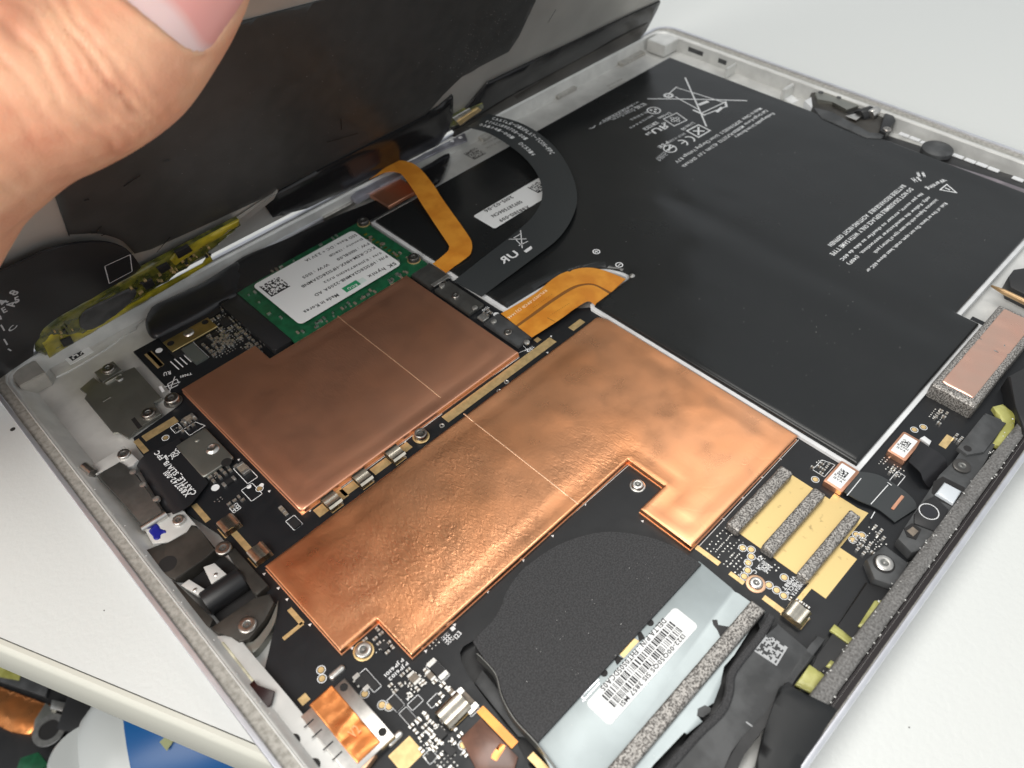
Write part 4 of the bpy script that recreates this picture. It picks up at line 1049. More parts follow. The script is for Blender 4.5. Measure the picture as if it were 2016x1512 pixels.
# duct running along the fan, with its own code mark
duct = thing('air_duct', (75, 12, -6), 'black plastic exhaust duct between fan and right rim with a square grey code', 'duct')
dz = -2.0
prism('duct_cover', PX([(1530, 1225), (1606, 1290), (1570, 1330), (1530, 1400), (1470, 1475), (1400, 1580), (1280, 1580), (1330, 1490), (1400, 1410), (1436, 1370), (1445, 1320), (1470, 1285)], dz), -6, dz, m_plastg, duct, bev=.5)
rim = spline(PX([(1512, 1206), (1490, 1245), (1450, 1295), (1432, 1325), (1428, 1360), (1412, 1395), (1370, 1435), (1300, 1515), (1240, 1590)], -1.4), 5)
bm = bmesh.new(); g0 = []
for i, p in enumerate(rim):
    a, b = Vector(rim[max(0, i-1)]), Vector(rim[min(len(rim)-1, i+1)]); t = (b-a).normalized(); nn = Vector((-t.y, t.x))
    if nn.y > 0: nn = -nn
    q = Vector(p); g0.append([bm.verts.new((*(q+nn*o), z)) for o, z in ((0, -3.2), (.05, -1.7), (.3, -1.4), (1.3, -1.4), (1.6, -1.7), (1.7, -3.2))])
for i in range(len(rim)-1):
    for k in range(5): bm.faces.new((g0[i][k], g0[i][k+1], g0[i+1][k+1], g0[i+1][k]))
fin('duct_rim', bm, m_foamk, duct, smooth=True)
bm = bmesh.new(); c = xy(1518, 1278, dz+.03); add_code(bm, c[0], c[1], 4.8, 14, dz+.03, .1, 31); print_obj('etched_code', bm, m_ink2, duct)
bm = bmesh.new(); add_line(bm, xy(1470, 1422, dz+.03), xy(1495, 1440, dz+.03), .25, dz+.03); print_obj('scratch', bm, m_ink2, duct)
pin = spline(PX([(1545, 1345), (1560, 1352), (1545, 1385), (1500, 1440), (1450, 1512), (1430, 1590), (1405, 1590), (1440, 1480), (1510, 1400)], -1.7), 3, True)
prism('duct_ridge', pin, -2.2, -1.6, m_plast, duct, bev=.2)

# ================================================================== GOLD-PAD GASKETS
for i, (c4, lb_) in enumerate([([(1434, 1034), (1533, 912), (1560, 928), (1460, 1047)], 'silver mesh foam strip on gold, nearest the wide copper shield'),
                               ([(1502, 1075), (1602, 955), (1625, 972), (1525, 1092)], 'silver mesh foam strip on gold, middle of the three'),
                               ([(1570, 1128), (1672, 1002), (1695, 1014), (1594, 1144)], 'silver mesh foam strip on gold, furthest right, at the spotted square pad')]):
    rr = rect_px(c4, -1.9)
    o = pillow('mesh_foam_strip', rrect(rr[0], rr[1], rr[2], rr[3], .4, n=2), ZP+.02, -1.9, m_gasket, None, step=.8, r=.6, disp=lambda x, y, d: .3*noise.noise((x*1.1, y*1.1, 3.0)))
    tag(o, lb_, 'foam strip', 'mesh foam strips on the gold pads')
rr = rect_px([(1850, 760), (1955, 592), (2062, 640), (1912, 800)], .3)
cg = thing('copper_gasket', (rr[0], rr[1], -5), 'tall mesh foam block topped with shiny pink copper tape at the right edge', 'gasket')
pillow('mesh_block', rrect(rr[0], rr[1], rr[2], rr[3], .7, n=3), -4.5, .2, m_gasket, cg, step=1.0, r=.9, disp=lambda x, y, d: .3*noise.noise((x*.9, y*.9, 3.0)))
pillow('copper_tape', rrect(rr[0]+.6, rr[1]+.1, rr[2]-3.6, rr[3]-3.4, .4, n=2), -.2, .42, m_copP, cg, step=1.0, r=.35,
       disp=lambda x, y, d: .22*noise.noise((x*.22, y*.22, 8.0)) - .3*math.exp(-((x-rr[0]-1.5+.25*(y-rr[1]))/.5)**2))

# ================================================================== FLAT CABLES
def cable(name, label, L, Rr, zs, th, mat, sub=5, across=4, group=None):
    o = strip(name, px_edge(L, zs), px_edge(Rr, zs), th, mat, None, sub, True, across)
    tag(o, label, 'flat cable', group); return o
# black arch cable over the battery
oL = [(962, 224), (1030, 244), (1085, 282), (1120, 330), (1136, 382), (1128, 425), (1100, 468), (1050, 508), (985, 556), (948, 584)]
oR = [(918, 250), (962, 262), (1008, 290), (1040, 318), (1062, 352), (1067, 388), (1052, 422), (1018, 455), (950, 508), (893, 553)]
oz = [5.0, 3.4, 2.2, 1.4, .8, .3, 0, -.3, -.9, -2.3]
tc = cable('black_display_cable', 'wide black flat cable arching over the battery with white lettering', oL, oR, oz, .16, m_fpcg, 6, 6)
sL, sR = spline(px_edge(oL, oz), 12), spline(px_edge(oR, oz), 12)
def curve_text(s, t0, t1, v, h, mat, parent):
    """letters set one by one along the cable: t along it, v across (0 outer, 1 inner)"""
    bm = bmesh.new(); n = len(s)
    def pt(t, vv):
        k = t*(len(sL)-1); i = min(int(k), len(sL)-2); w = k-i
        a = Vector(sL[i]).lerp(Vector(sL[i+1]), w); b = Vector(sR[i]).lerp(Vector(sR[i+1]), w); return a.lerp(b, vv)
    for i, ch_ in enumerate(s):
        if ch_ == ' ': continue
        ta, tb = t0+(t1-t0)*(i+.08)/n, t0+(t1-t0)*(i+.92)/n
        P0, P1 = pt(ta, v), pt(tb, v); k0 = len(bm.verts)
        hh = h*.18 if ch_ in '_-' else h
        add_text(bm, ch_, (P0.x, P0.y), (P1.x, P1.y), hh, (P0.z+P1.z)/2+.09)
    xs = [vv.co for vv in bm.verts]; c = sum(xs, Vector())/len(xs)
    for f in bm.faces:
        f.normal_update()
        if f.normal.z < 0: f.normal_flip()
    for vv in bm.verts: vv.co = (vv.co-c)*MM
    me = bpy.data.meshes.new('lettering'); bm.to_mesh(me); bm.free(); me.materials.append(mat); return put('lettering', me, c, parent)
curve_text('CASTLE_DISPLAY_TCON_FPC', .035, .275, .20, 1.8, m_silk, tc)
curve_text('P/N:X890708-001', .035, .19, .45, 1.7, m_silk, tc)
curve_text('031941-001  DC5314', .035, .285, .70, 1.6, m_silk, tc)
bm = bmesh.new()
def flat_on(px, py): return None
zt = -.25
wl2 = lambda a, b, w: add_line(bm, xy(*a, zt), xy(*b, zt), w, zt)
for a, b in (((1003, 471), (1046, 470)), ((1025, 454), (1028, 488)), ((1012, 468), (1024, 461)), ((1014, 470), (1026, 482)), ((1022, 483), (1042, 474)), ((1036, 462), (1040, 475))): wl2(a, b, .3)
wl2((1036, 494), (1053, 482), 1.2)
drop = print_obj('bin_symbol', bm, m_silk, tc)
bm = bmesh.new(); add_text(bm, 'R', xy(985, 515, zt), xy(999, 508, zt), 3.0, zt, True); add_text(bm, 'U', xy(1002, 506, zt), xy(1018, 497, zt), 3.0, zt); print_obj('lettering', bm, m_silk, tc)
# amber cable from the display to the board
aL = [(738, 346), (774, 319), (798, 317), (824, 329), (853, 363), (873, 394), (917, 456), (929, 478), (927, 498), (917, 508), (892, 526), (878, 537)]
aR = [(727, 353), (758, 339), (782, 339), (794, 347), (814, 375), (828, 398), (862, 450), (882, 480), (884, 488), (880, 496), (866, 508), (852, 519)]
az = [2.6, 2.4, 2.2, 1.8, 1.0, .2, -.6, -.8, -.9, -1.0, -1.7, -2.2]
am = cable('amber_display_cable', 'narrow amber flat cable bent twice between display and the green drive', aL, aR, az, .14, m_orange, 5, 3)
# amber battery cable: two lanes with a slot between
bL = [(986, 617), (1050, 580), (1087, 550), (1112, 536), (1150, 527), (1185, 531), (1232, 549)]
bM = [(1016, 640), (1048, 616), (1084, 590), (1122, 566), (1148, 558), (1172, 559), (1204, 575)]
bN = [(1020, 643), (1053, 620), (1089, 594), (1127, 570), (1150, 562), (1172, 563), (1200, 579)]
bR = [(1047, 664), (1085, 640), (1112, 622), (1125, 612), (1148, 597), (1160, 593), (1172, 601)]
bzz = [-2.7, -2.5, -2.4, -2.3, -2.2, -2.3, -2.6]
bc = thing('amber_battery_cable', (*xy(1100, 600, -2.5), -3), 'wide amber two-lane flat cable joining the battery to the main board', 'flat cable')
strip('upper_lane', px_edge(bL, bzz), px_edge(bM, bzz), .14, m_orange, bc, 6, True, 4)
strip('lower_lane', px_edge(bN, bzz), px_edge(bR, bzz), .14, m_orange, bc, 6, True, 4)
strip('slot_web', px_edge(bM, [z-.12 for z in bzz]), px_edge(bN, [z-.12 for z in bzz]), .05, m_orangel, bc, 6, True, 1)
text('RPL0027-FPCB (2) 1446', (1075, 571), (1000, 626), 1.3, -2.28, m_orangep, bc)
bm = bmesh.new()
for k in range(12):
    for (a, b) in (((1085, 620), (1120, 598)), ((1050, 606), (1086, 580)), ((1078, 626), (1092, 633))):
        p = Vector(xy(*a, -2.3)).lerp(Vector(xy(*b, -2.3)), k/11); add_poly(bm, circ(p.x, p.y, .11, 6), -2.27)
print_obj('stitch_dots', bm, m_orangel, bc)
# black cable clamped at the left
cz = -2.7
lc = thing('black_side_cable', (*xy(370, 940, cz), ZP), 'short black flat cable with white lettering, clamped at the left edge of the board', 'flat cable')
kL = [(292, 902), (300, 893), (318, 882), (345, 866), (352, 862)]; kR = [(344, 1010), (356, 1006), (372, 992), (393, 975), (402, 968)]
cs = strip('cable_sheet', px_edge([(268, 915), (284, 897), (300, 888), (322, 878), (352, 862)], [-3.9, -2.6, -2.2, -2.5, -3.3]), px_edge([(330, 1018), (346, 1010), (362, 1002), (378, 990), (410, 950)], [-3.9, -2.6, -2.2, -2.5, -3.3]), .16, m_fpc, lc, 6, True, 4)
zt = -2.0
text('CASTLE_SL1A/B_FPC', (384, 972), (308, 889), 1.6, zt, m_silk, lc); text('X893742-001', (371, 976), (326, 929), 1.5, zt, m_silk, lc)
bm = bmesh.new()
def wl(a, b, w=.2): add_line(bm, xy(*a, zt), xy(*b, zt), w, zt)
bin_mark(342, 895, .75); SZk = SZ; print_obj('bin_symbol', bm, m_silk, lc)
cp_ = rect_px([(343, 877), (405, 842), (460, 900), (400, 940)], -2.9)
clp = pillow('clamp_plate', rrect(cp_[0], cp_[1], cp_[2], cp_[3], .6, n=3), -3.6, -2.9, m_plate, lc, step=1.5, r=.3)
lathe('dimple', 418, 884, -2.92, [(1.7, 0), (1.35, .45), (1.0, .6), (.6, .4), (0, .35)], [m_steel], clp)
lathe('dimple', 388, 866, -2.92, [(.7, 0), (.45, .2), (0, .2)], [m_plate], clp)
lathe('corner_notch', 446, 910, -2.89, [(1.3, .01), (0, .02)], [m_dark], clp)
# glossy black ribbon along the hinge side above the drive
rb = cable('black_hinge_ribbon', 'broad glossy black ribbon running along the hinge side above the drive',
           [(420, 548), (480, 505), (560, 472), (650, 430), (720, 402), (790, 372), (850, 335), (885, 305)],
           [(432, 600), (500, 556), (585, 512), (665, 470), (735, 430), (800, 394), (845, 362), (872, 335)], [-2.6, -2.4, -2.6, -2.8, -3.0, -3.4, -3.8, -4.2], .2, m_tape, 5, 5)
# rounded black end loop at its left
lpL = [(470, 520), (400, 560), (330, 592), (298, 612), (285, 632), (290, 650), (305, 655), (340, 640), (400, 610)]
lp = pillow('cable_loop', spline(PX([(470, 512), (400, 552), (330, 585), (298, 600), (284, 622), (286, 645), (300, 660), (330, 650), (400, 615), (436, 592), (470, 575)], -2.2), 4, True), -3.6, -2.0, m_fpc, None, step=2.0, r=1.6)
tag(lp, 'rounded end of a black cable loop over the silver floor, left of the drive', 'cable loop')
lp2 = strip('loop_underside', px_edge([(305, 655), (345, 640), (400, 608), (428, 590)], [-3.2]*4), px_edge([(322, 676), (350, 663), (405, 632), (436, 612)], [-3.6]*4), .2, m_fpc, lp, 4, True, 2)
pillow('brown_copper_patch', snap(PX([(727, 384), (788, 352), (824, 372), (768, 408)], -2.4), 6), -3.6, -2.2, m_copB, rb, step=1.5, r=.3, disp=foil_disp(3.0, .8))
cb = pillow('black_film_patch', spline(PX([(800, 350), (850, 318), (884, 300), (880, 320), (870, 345), (850, 362), (815, 372)], -2.6), 3, True), -4, -2.6, m_tape, None, step=2, r=.3)
tag(cb, 'small shiny black film patch on the silver strip right of the amber cable bend', 'film')

# ================================================================== LEFT SIDE MODULES
zq = -4.2
pl = thing('steel_plate', (*xy(235, 775, zq), -6), 'thin grey steel plate with notched outline and two screws on the silver floor', 'metal plate')
sp_ = prism('plate_sheet', PX([(157, 765), (184, 742), (196, 755), (228, 738), (264, 722), (318, 783), (300, 792), (318, 815), (280, 838), (262, 850), (252, 862), (232, 850), (222, 852), (166, 784), (172, 775)], zq), -5.0, zq, m_plate, pl, bev=.15)
tb = prism('raised_tab', PX([(185, 732), (222, 710), (240, 728), (202, 752)], -3.6), -5.6, -3.6, m_plate, pl, bev=.3)
box('fold_highlight', *xy(222, 744, -3.7), -4.3, 4.6, .7, .6, m_steel, pl, rot=0.0, bev=.1)
lathe('rivet', 236, 746, zq, [(1.0, 0), (.8, .5), (0, .6)], [m_steel], pl)
screw(214, 727, -3.6, 1.7, pl, 'steel', (2.0, m_steel), .7); screw(293, 815, zq, 1.7, pl, 'steel', (2.0, m_steel), .8)
box('emboss', *xy(210, 786, zq), zq, 2.4, .5, .12, m_steel, pl, bev=.05); box('emboss', *xy(234, 800, zq), zq, .35, 3.6, .08, m_plate, pl, bev=.03)
prism('slot', PX([(258, 826), (265, 821), (280, 840), (272, 845)], zq+.02), zq, zq+.02, m_dark, pl)
# charging port block
zc = -2.2
cpn = thing('port_module', (*xy(280, 960, zc), -6), 'metal-cased port module with scuffed black cover and two screws at the left rim', 'port')
prism('black_cover', PX([(190, 936), (236, 908), (250, 920), (270, 935), (316, 1002), (322, 1012), (282, 1038), (232, 978)], zc), -6, zc, m_steeld, cpn, bev=.25)
prism('upper_bracket', PX([(178, 918), (244, 878), (272, 905), (262, 916), (250, 920), (236, 908), (190, 936)], -2.8), -6, -2.8, m_mag, cpn, bev=.25)
prism('lower_bracket', PX([(283, 1040), (322, 1012), (360, 1003), (388, 1035), (330, 1068), (300, 1070)], -3.0), -6, -3.0, m_mag, cpn, bev=.25)
screw(245, 896, -2.8, 1.55, cpn, 'bright', None, .8); screw(353, 1026, -3.0, 1.45, cpn, 'bright', None, .8)
for px, py in ((262, 930), (282, 955), (308, 983)): lathe('solder_blob', px, py, zc-.3, [(.9, -.4), (.8, .3), (0, .5)], [m_tin], cpn)
tube_along('rolled_edge', at(183, 932, -1.9), at(166, 918, -1.9)-at(183, 932, -1.9), [(0, 0), (1.1, 0), (1.1, 3.6), (0, 3.6)], m_steel, cpn, 20)
tube_along('rolled_edge', at(279, 1042, -2.6), at(318, 1018, -2.6)-at(279, 1042, -2.6), [(0, 0), (.9, 0), (.9, 6.0), (0, 6.0)], m_steel, cpn, 20)
blot = pillow('blue_ink_blot', spline(PX([(292, 1045), (302, 1035), (308, 1030), (314, 1036), (316, 1041), (325, 1043), (327, 1049), (318, 1052), (315, 1061), (304, 1063), (300, 1055)], -2.95), 4, True), -3.05, -2.82, m_blue, cpn, step=.6, r=.25)
# kickstand hinge, lower left
zh = -2.0
hg = thing('kickstand_hinge', (*xy(430, 1150, zh), -6), 'dark brown-black hinge mechanism with square well and two screws at the lower left rim', 'hinge')
m_hinge = M('hinge_black', (.080, .074, .066), .40, .55, col2=(.045, .041, .036), vs=120, bump=.25, bs=500, bd=.08, rvar=.12)
m_dark2 = M('black_drum', (.010, .010, .011), .4)
prism('upper_block', PX([(286, 1082), (322, 1068), (330, 1072), (370, 1050), (376, 1032), (386, 1034), (392, 1046), (426, 1080), (404, 1098), (345, 1142), (318, 1130)], zh), -6, zh, m_hinge, hg, bev=.4)
lathe('pivot_hole', 330, 1110, zh+.01, [(2.0, .02), (1.4, .03), (0, .04)], [m_dark], hg)
prism('well_floor', PX([(345, 1145), (430, 1085), (520, 1165), (420, 1240)], -5.7), -6, -5.6, m_dark, hg)
prism('well_wall', PX([(336, 1140), (346, 1146), (420, 1218), (412, 1236), (400, 1232)], -2.2), -6, -2.2, m_hinge, hg, bev=.3)
prism('well_wall', PX([(445, 1085), (462, 1078), (528, 1152), (505, 1172), (498, 1165)], -2.4), -6, -2.4, m_hinge, hg, bev=.3)
prism('lower_arm', PX([(412, 1236), (500, 1176), (530, 1168), (540, 1185), (522, 1220), (490, 1258), (470, 1264), (448, 1248), (430, 1250)], zh-.2), -6, zh-.2, m_hinge, hg, bev=.45)
tube_along('pivot_drum', at(404, 1190, -4.0), at(478, 1140, -4.0)-at(404, 1190, -4.0), [(0, 0), (2.6, 0), (2.8, .4), (2.8, 8.8), (2.4, 9.2), (0, 9.2)], m_dark2, hg, 30)
for c4, z in (([(400, 1116), (422, 1108), (446, 1130), (416, 1150)], -2.4), ([(355, 1152), (372, 1140), (404, 1160), (390, 1172)], -2.6)):
    prism('silver_tab', PX(c4, z), z-1.2, z, m_mag, hg, bev=.2)
    c = (sum(p[0] for p in c4)/4+4, sum(p[1] for p in c4)/4+5); lathe('tab_pin', c[0], c[1], z, [(.5, 0), (.3, .15), (0, .15)], [m_steel], hg)
screw(441, 1082, -2.4, 1.8, hg, 'steel', None, .9); screw(488, 1232, zh-.2, 1.9, hg, 'steel', None, .7)
hb = spline(PX([(478, 1266), (500, 1262), (528, 1228), (544, 1192), (547, 1184), (541, 1225), (518, 1264), (498, 1285), (486, 1280)], -3.6), 4, True)
prism('curved_bracket', hb, -6, -3.6, m_plate, hg, bev=.3)
# usb-like port with copper tape, bottom left
zu = -2.0
us = thing('copper_taped_port', (*xy(690, 1430, zu), -6), 'metal port shell wrapped in crinkled copper tape at the bottom left', 'port')
ur = rect_px([(590, 1412), (676, 1335), (780, 1448), (700, 1528)], zu)
ush = prism('shell', snap(PX([(590, 1412), (676, 1335), (780, 1448), (690, 1530)], zu), 14), -5.6, zu, m_steel, us, bev=.3)
bxs = snap(PX([(590, 1412), (676, 1335), (780, 1448), (690, 1530)], zu), 14)
ux0, ux1, uy0, uy1 = min(p[0] for p in bxs), max(p[0] for p in bxs), min(p[1] for p in bxs), max(p[1] for p in bxs)
tp = snap(PX([(610, 1390), (652, 1346), (748, 1460), (705, 1505)], zu+.1), 14)
pillow('copper_tape', tp, -4.2, zu+.22, m_copT, us, step=.8, r=.3, disp=lambda x, y, d: .22*noise.noise((x*.35, y*.5, 1))+.22*abs(noise.noise((x*.9, y*.9, 9))))
for px, py in ((677, 1353), (753, 1441)): lathe('shell_hole', px, py, zu+.01, [(.8, .02), (0, .03)], [m_dark], us)
for px, py in ((608, 1424), (624, 1444), (646, 1468), (664, 1488)): box('shell_slot', *xy(px, py, zu), zu, 2.2, .28, .03, m_dark, us)
text('V2', (690, 1448), (705, 1432), 2.0, zu+.62, M('tape_print', (.80, .42, .18), .5), us)
for px, py in ((664, 1325), (778, 1455)):
    c = xy(px, py, ZP); pillow('solder_tab', rrect(c[0], c[1], 3.6, 1.5, .7, n=4), ZP, ZP+.8, m_tin, us, step=.5, r=.5)
prism('gold_wire_fold', PX([(706, 1505), (748, 1462), (752, 1470), (715, 1520)], zu-.3), -4, zu-.2, m_copE, us, bev=.2)

# ================================================================== HINGE AT THE FAR EDGE
zh = -1.2
h2 = thing('kickstand_hinge', (*xy(1670, 225, zh), -6), 'black hinge mechanism with silver spring let into the far rim', 'hinge')
prism('hinge_bed', PX([(1597, 182), (1622, 178), (1762, 222), (1765, 236), (1738, 272), (1712, 268), (1660, 250), (1600, 208)], -2.2), -6, -2.2, m_hinge, h2, bev=.4)
prism('top_plate', PX([(1605, 182), (1640, 178), (1690, 198), (1690, 208), (1666, 216), (1640, 200), (1610, 196)], -1.0), -3, -1.0, m_plate, h2, bev=.3)
prism('well', PX([(1668, 206), (1690, 200), (1735, 215), (1728, 232), (1700, 236), (1666, 222)], -2.1), -2.3, -2.1, m_dark, h2)
tube_along('drum', at(1690, 232, -2.6), at(1722, 220, -2.6)-at(1690, 232, -2.6), [(0, 0), (2.6, 0), (2.8, .3), (2.8, 6), (0, 6.2)], m_plast, h2, 24)
tube_along('spring_pin', at(1712, 228, -1.6), at(1728, 218, -1.6)-at(1712, 228, -1.6), [(0, 0), (1.8, 0), (2.0, .3), (2.0, 4.5), (0, 4.8)], m_steel, h2, 20)
prism('silver_leaf', PX([(1664, 228), (1690, 222), (1700, 226), (1686, 236)], -1.2), -1.6, -1.2, m_steel, h2, bev=.1)
prism('side_arm', PX([(1742, 222), (1760, 224), (1764, 236), (1745, 262), (1732, 256)], -.6), -5, -.6, m_plast, h2, bev=.5)
prism('lower_skirt', PX([(1600, 210), (1640, 220), (1712, 262), (1745, 262), (1735, 272), (1706, 270), (1655, 248), (1618, 232)], -1.6), -5, -1.6, m_plastg, h2, bev=.4)
prism('white_pad', PX([(1584, 198), (1598, 190), (1612, 196), (1598, 212)], -2.6), -6, -2.6, m_tray, h2, bev=.2)
screw(1746, 256, -.8, 1.5, h2, 'steel', None, .6)
for px, py in ((1616, 182), (1652, 192)): lathe('rivet', px, py, -1.0, [(1.0, 0), (.7, .35), (0, .4)], [m_plastg], h2)
dd = lathe('black_rubber_disc', 1843, 300, -3.4, [(5.2, 0), (5.2, 1.5), (4.9, 1.75), (0, 1.8)], [m_plastg], None, n=40)
tag(dd, 'round black rubber disc beside the row of pale vent slots', 'rubber disc')
pf = prism('clear_film', PX([(1870, 322), (1890, 330), (1960, 352), (2016, 372), (2080, 395), (2016, 392), (1930, 350)], -2.6), -3.9, -2.6, M('smoky_film', (.20, .17, .19), .15, coat=.6, var=.3, vs=120), None, bev=.15)
tag(pf, 'creased smoky plastic film between battery and vent slots at the right', 'film')
fs = prism('far_sticker', PX([(1536, 190), (1556, 184), (1572, 198), (1560, 204)], -5.8), -6, -5.75, m_label, None)
tag(fs, 'tiny white sticker on the silver floor beside the far hinge', 'sticker')

# ================================================================== RIGHT SIDE
zr = -1.4
cm = thing('camera_bracket', (*xy(1850, 1000, zr), -6), 'long dark grey camera bracket with lens, pale sensor and screws along the right rim', 'camera bracket')
prism('bracket_body', PX([(1940, 812), (1985, 830), (1952, 880), (1948, 900), (1938, 912), (1900, 975), (1880, 1000), (1850, 1050), (1822, 1080), (1795, 1088), (1768, 1060), (1780, 1040), (1850, 935), (1880, 905)], zr), -5.6, zr, m_plastg, cm, bev=.35)
prism('upper_cover', PX([(1937, 815), (1982, 832), (1938, 890), (1905, 895), (1885, 880)], -.7), -2, -.7, m_plastg, cm, bev=.35)
prism('sensor_well', PX([(1838, 948), (1856, 938), (1900, 960), (1896, 972), (1876, 998), (1848, 985), (1834, 970)], zr+.05), zr, zr+.05, m_dark, cm)
prism('pale_sensor', PX([(1843, 970), (1860, 948), (1894, 966), (1878, 991)], -.4), -2.4, -.4, m_sensor, cm, bev=.5, seg=3)
prism('lens_module', PX([(1822, 985), (1840, 975), (1868, 1002), (1858, 1028), (1842, 1046), (1800, 1030), (1800, 1012)], -1.0), -3, -1.0, m_chip, cm, bev=.3)
c = xy(1829, 1007, -.97); bm = bmesh.new(); add_ring(bm, c, 1.95, 2.15, -.97, 36); print_obj('lens_circle', bm, m_silk, cm)
lathe('lens', 1829, 1007, -1.0, [(1.6, .02), (1.2, .05), (0, .06)], [m_lens], cm)
wl_ = prism('small_window', PX([(1780, 1040), (1796, 1030), (1814, 1042), (1804, 1062), (1786, 1056)], -1.2), -3, -1.2, m_dark, cm)
prism('window_chip', PX([(1785, 1045), (1797, 1037), (1808, 1046), (1798, 1056)], -1.15), -2, -1.1, m_cap, cm)
screw(1893, 918, -1.2, 2.0, cm, 'black', None, .35); lathe('pilot_hole', 1905, 883, -.68, [(.9, .02), (0, .03)], [m_dark], cm)
prism('screw_boss', PX([(1706, 1100), (1742, 1072), (1790, 1108), (1768, 1156), (1722, 1140)], -1.6), -5.8, -1.6, m_plastg, cm, bev=.5)
screw(1740, 1110, -1.6, 1.9, cm, 'bright', (2.25, m_dark), .6)
# code-labelled plugs
for i, (c4, lb_) in enumerate([([(1620, 948), (1655, 908), (1691, 925), (1662, 970)], 'copper-edged plug with white code label below the battery corner'),
                               ([(1747, 890), (1778, 848), (1812, 868), (1786, 908)], 'copper-edged plug with white code label next to the camera bracket')]):
    zz = -2.6; rr = rect_px(c4, zz)
    pg = thing('cable_plug', (rr[0], rr[1], ZP), lb_, 'plug', 'plugs with code labels')
    prism('copper_casing', rrect(rr[0], rr[1], rr[2], rr[3], .3), ZP, zz, m_case, pg, bev=.15)
    lbl = prism('white_label', rrect(rr[0], rr[1]+.1, rr[2]-1.3, rr[3]-1.2, .2), zz, zz+.06, m_label, pg)
    bm = bmesh.new(); add_code(bm, rr[0]+.9, rr[1]+.2, 2.0, 9, zz+.08, 0, 40+i); print_obj('printed_code', bm, m_black, lbl)
    bm = bmesh.new(); add_text(bm, 'K2061', (rr[0]-.6, rr[1]+1.5), (rr[0]-.6, rr[1]-1.2), .6, zz+.08); add_text(bm, '15VA', (rr[0]-1.5, rr[1]+1.2), (rr[0]-1.5, rr[1]-1.0), .6, zz+.08); print_obj('lettering', bm, m_black, lbl)
k1 = cable('black_camera_cable', 'stubby black flat cable curving down from the plug beside the camera bracket',
      [(1812, 868), (1830, 880), (1850, 892), (1862, 905), (1868, 930)], [(1788, 908), (1800, 918), (1812, 930), (1818, 945), (1830, 960)], [-2.6, -1.6, -1.4, -2.2, -3.6], .25, m_fpc, 5, 3)
k2 = cable('black_sensor_cable', 'black flat cable with pale guide lines leading from the corner plug to the bracket',
      [(1690, 928), (1730, 935), (1775, 962), (1800, 985), (1805, 1000)], [(1662, 968), (1690, 985), (1725, 1000), (1750, 1018), (1762, 1028)], [-2.9, -3.0, -3.3, -3.4, -3.5], .25, m_fpcg, 5, 3)
bm = bmesh.new()
for a, b in (((1668, 975), (1695, 942)), ((1715, 992), (1748, 955)), ((1755, 955), (1748, 950)), ((1715, 1020), (1722, 1008))): add_line(bm, xy(*a, -2.85), xy(*b, -2.85), .2, -2.85)
print_obj('guide_lines', bm, m_silk, k2)
box('copper_end', *xy(1768, 988, -3.0), -3.4, 5.0, .7, .3, m_case, k2, bev=.08)
prism('white_tab', PX([(1812, 862), (1820, 858), (1834, 868), (1830, 876)], -2.7), -4, -2.7, m_tray, k1, bev=.1)
prism('amber_end', PX([(1825, 945), (1850, 905), (1855, 910), (1830, 948)], -3.5), -4, -3.5, m_copT, k1)
# grey gasket along the right rim
rg = pillow('rim_gasket', [(30, 2.6), (178, 2.6), (178, 5.2), (150, 5.8), (110, 6.0), (70, 6.4), (30, 6.6)], -3.5, -.4, m_resid2, None, step=1.6, r=.7, disp=lambda x, y, d: .3*noise.noise((x*.6, y*.6, 3.0))+.15*noise.noise((x*1.7, y*1.7, 3.0)))
tag(rg, 'mottled grey gasket strip running along the right rim', 'gasket')
# antenna flex with lime tape
an = thing('antenna_strip', (*xy(1680, 1230, -2), -6), 'dark antenna strip patched with lime-yellow tape along the lower right rim', 'antenna')
prism('strip_body', PX([(1705, 1145), (1765, 1165), (1700, 1262), (1610, 1370), (1572, 1358), (1610, 1290)], -3.0), -5.6, -3.0, m_plast, an, bev=.4)
for c4 in ([(1690, 1232), (1722, 1182), (1747, 1180), (1705, 1238)], [(1634, 1240), (1643, 1228), (1686, 1262), (1678, 1272)], [(1565, 1348), (1594, 1308), (1630, 1332), (1610, 1370)], [(1626, 1312), (1636, 1299), (1652, 1308), (1640, 1324)]):
    pillow('lime_tape', PX(c4, -2.6), -3.2, -2.6, m_kapton2, an, step=1.0, r=.2, disp=lambda x, y, d: .12*noise.noise((x, y, 2.0)))
pillow('lime_tape', PX([(1955, 800), (1975, 795), (2000, 815), (1996, 850), (1970, 878), (1955, 872), (1978, 835)], -1.2), -2.6, -1.2, m_kapton2, cm, step=1.0, r=.2, disp=lambda x, y, d: .12*noise.noise((x, y, 2.0)))
prism('dark_block', PX([(1596, 1268), (1608, 1250), (1626, 1258), (1560, 1345), (1545, 1335)], -2.0), -5, -2.0, m_plastg, an, bev=.3)
lathe('tape_hole', 1627, 1322, -2.55, [(.9, .02), (0, .03)], [m_dark], an)
tp_ = pillow('black_corner_tape', PX([(1536, 1350), (1560, 1352), (1648, 1396), (1630, 1425), (1560, 1545), (1480, 1545), (1505, 1440)], -.2), -2.2, .1, M('matte_black_tape', (.010, .011, .012), .45, bump=.15, bs=200, bd=.15), None, step=2.5, r=.4)
tag(tp_, 'large matte black tape folded over the lower right rim', 'tape')
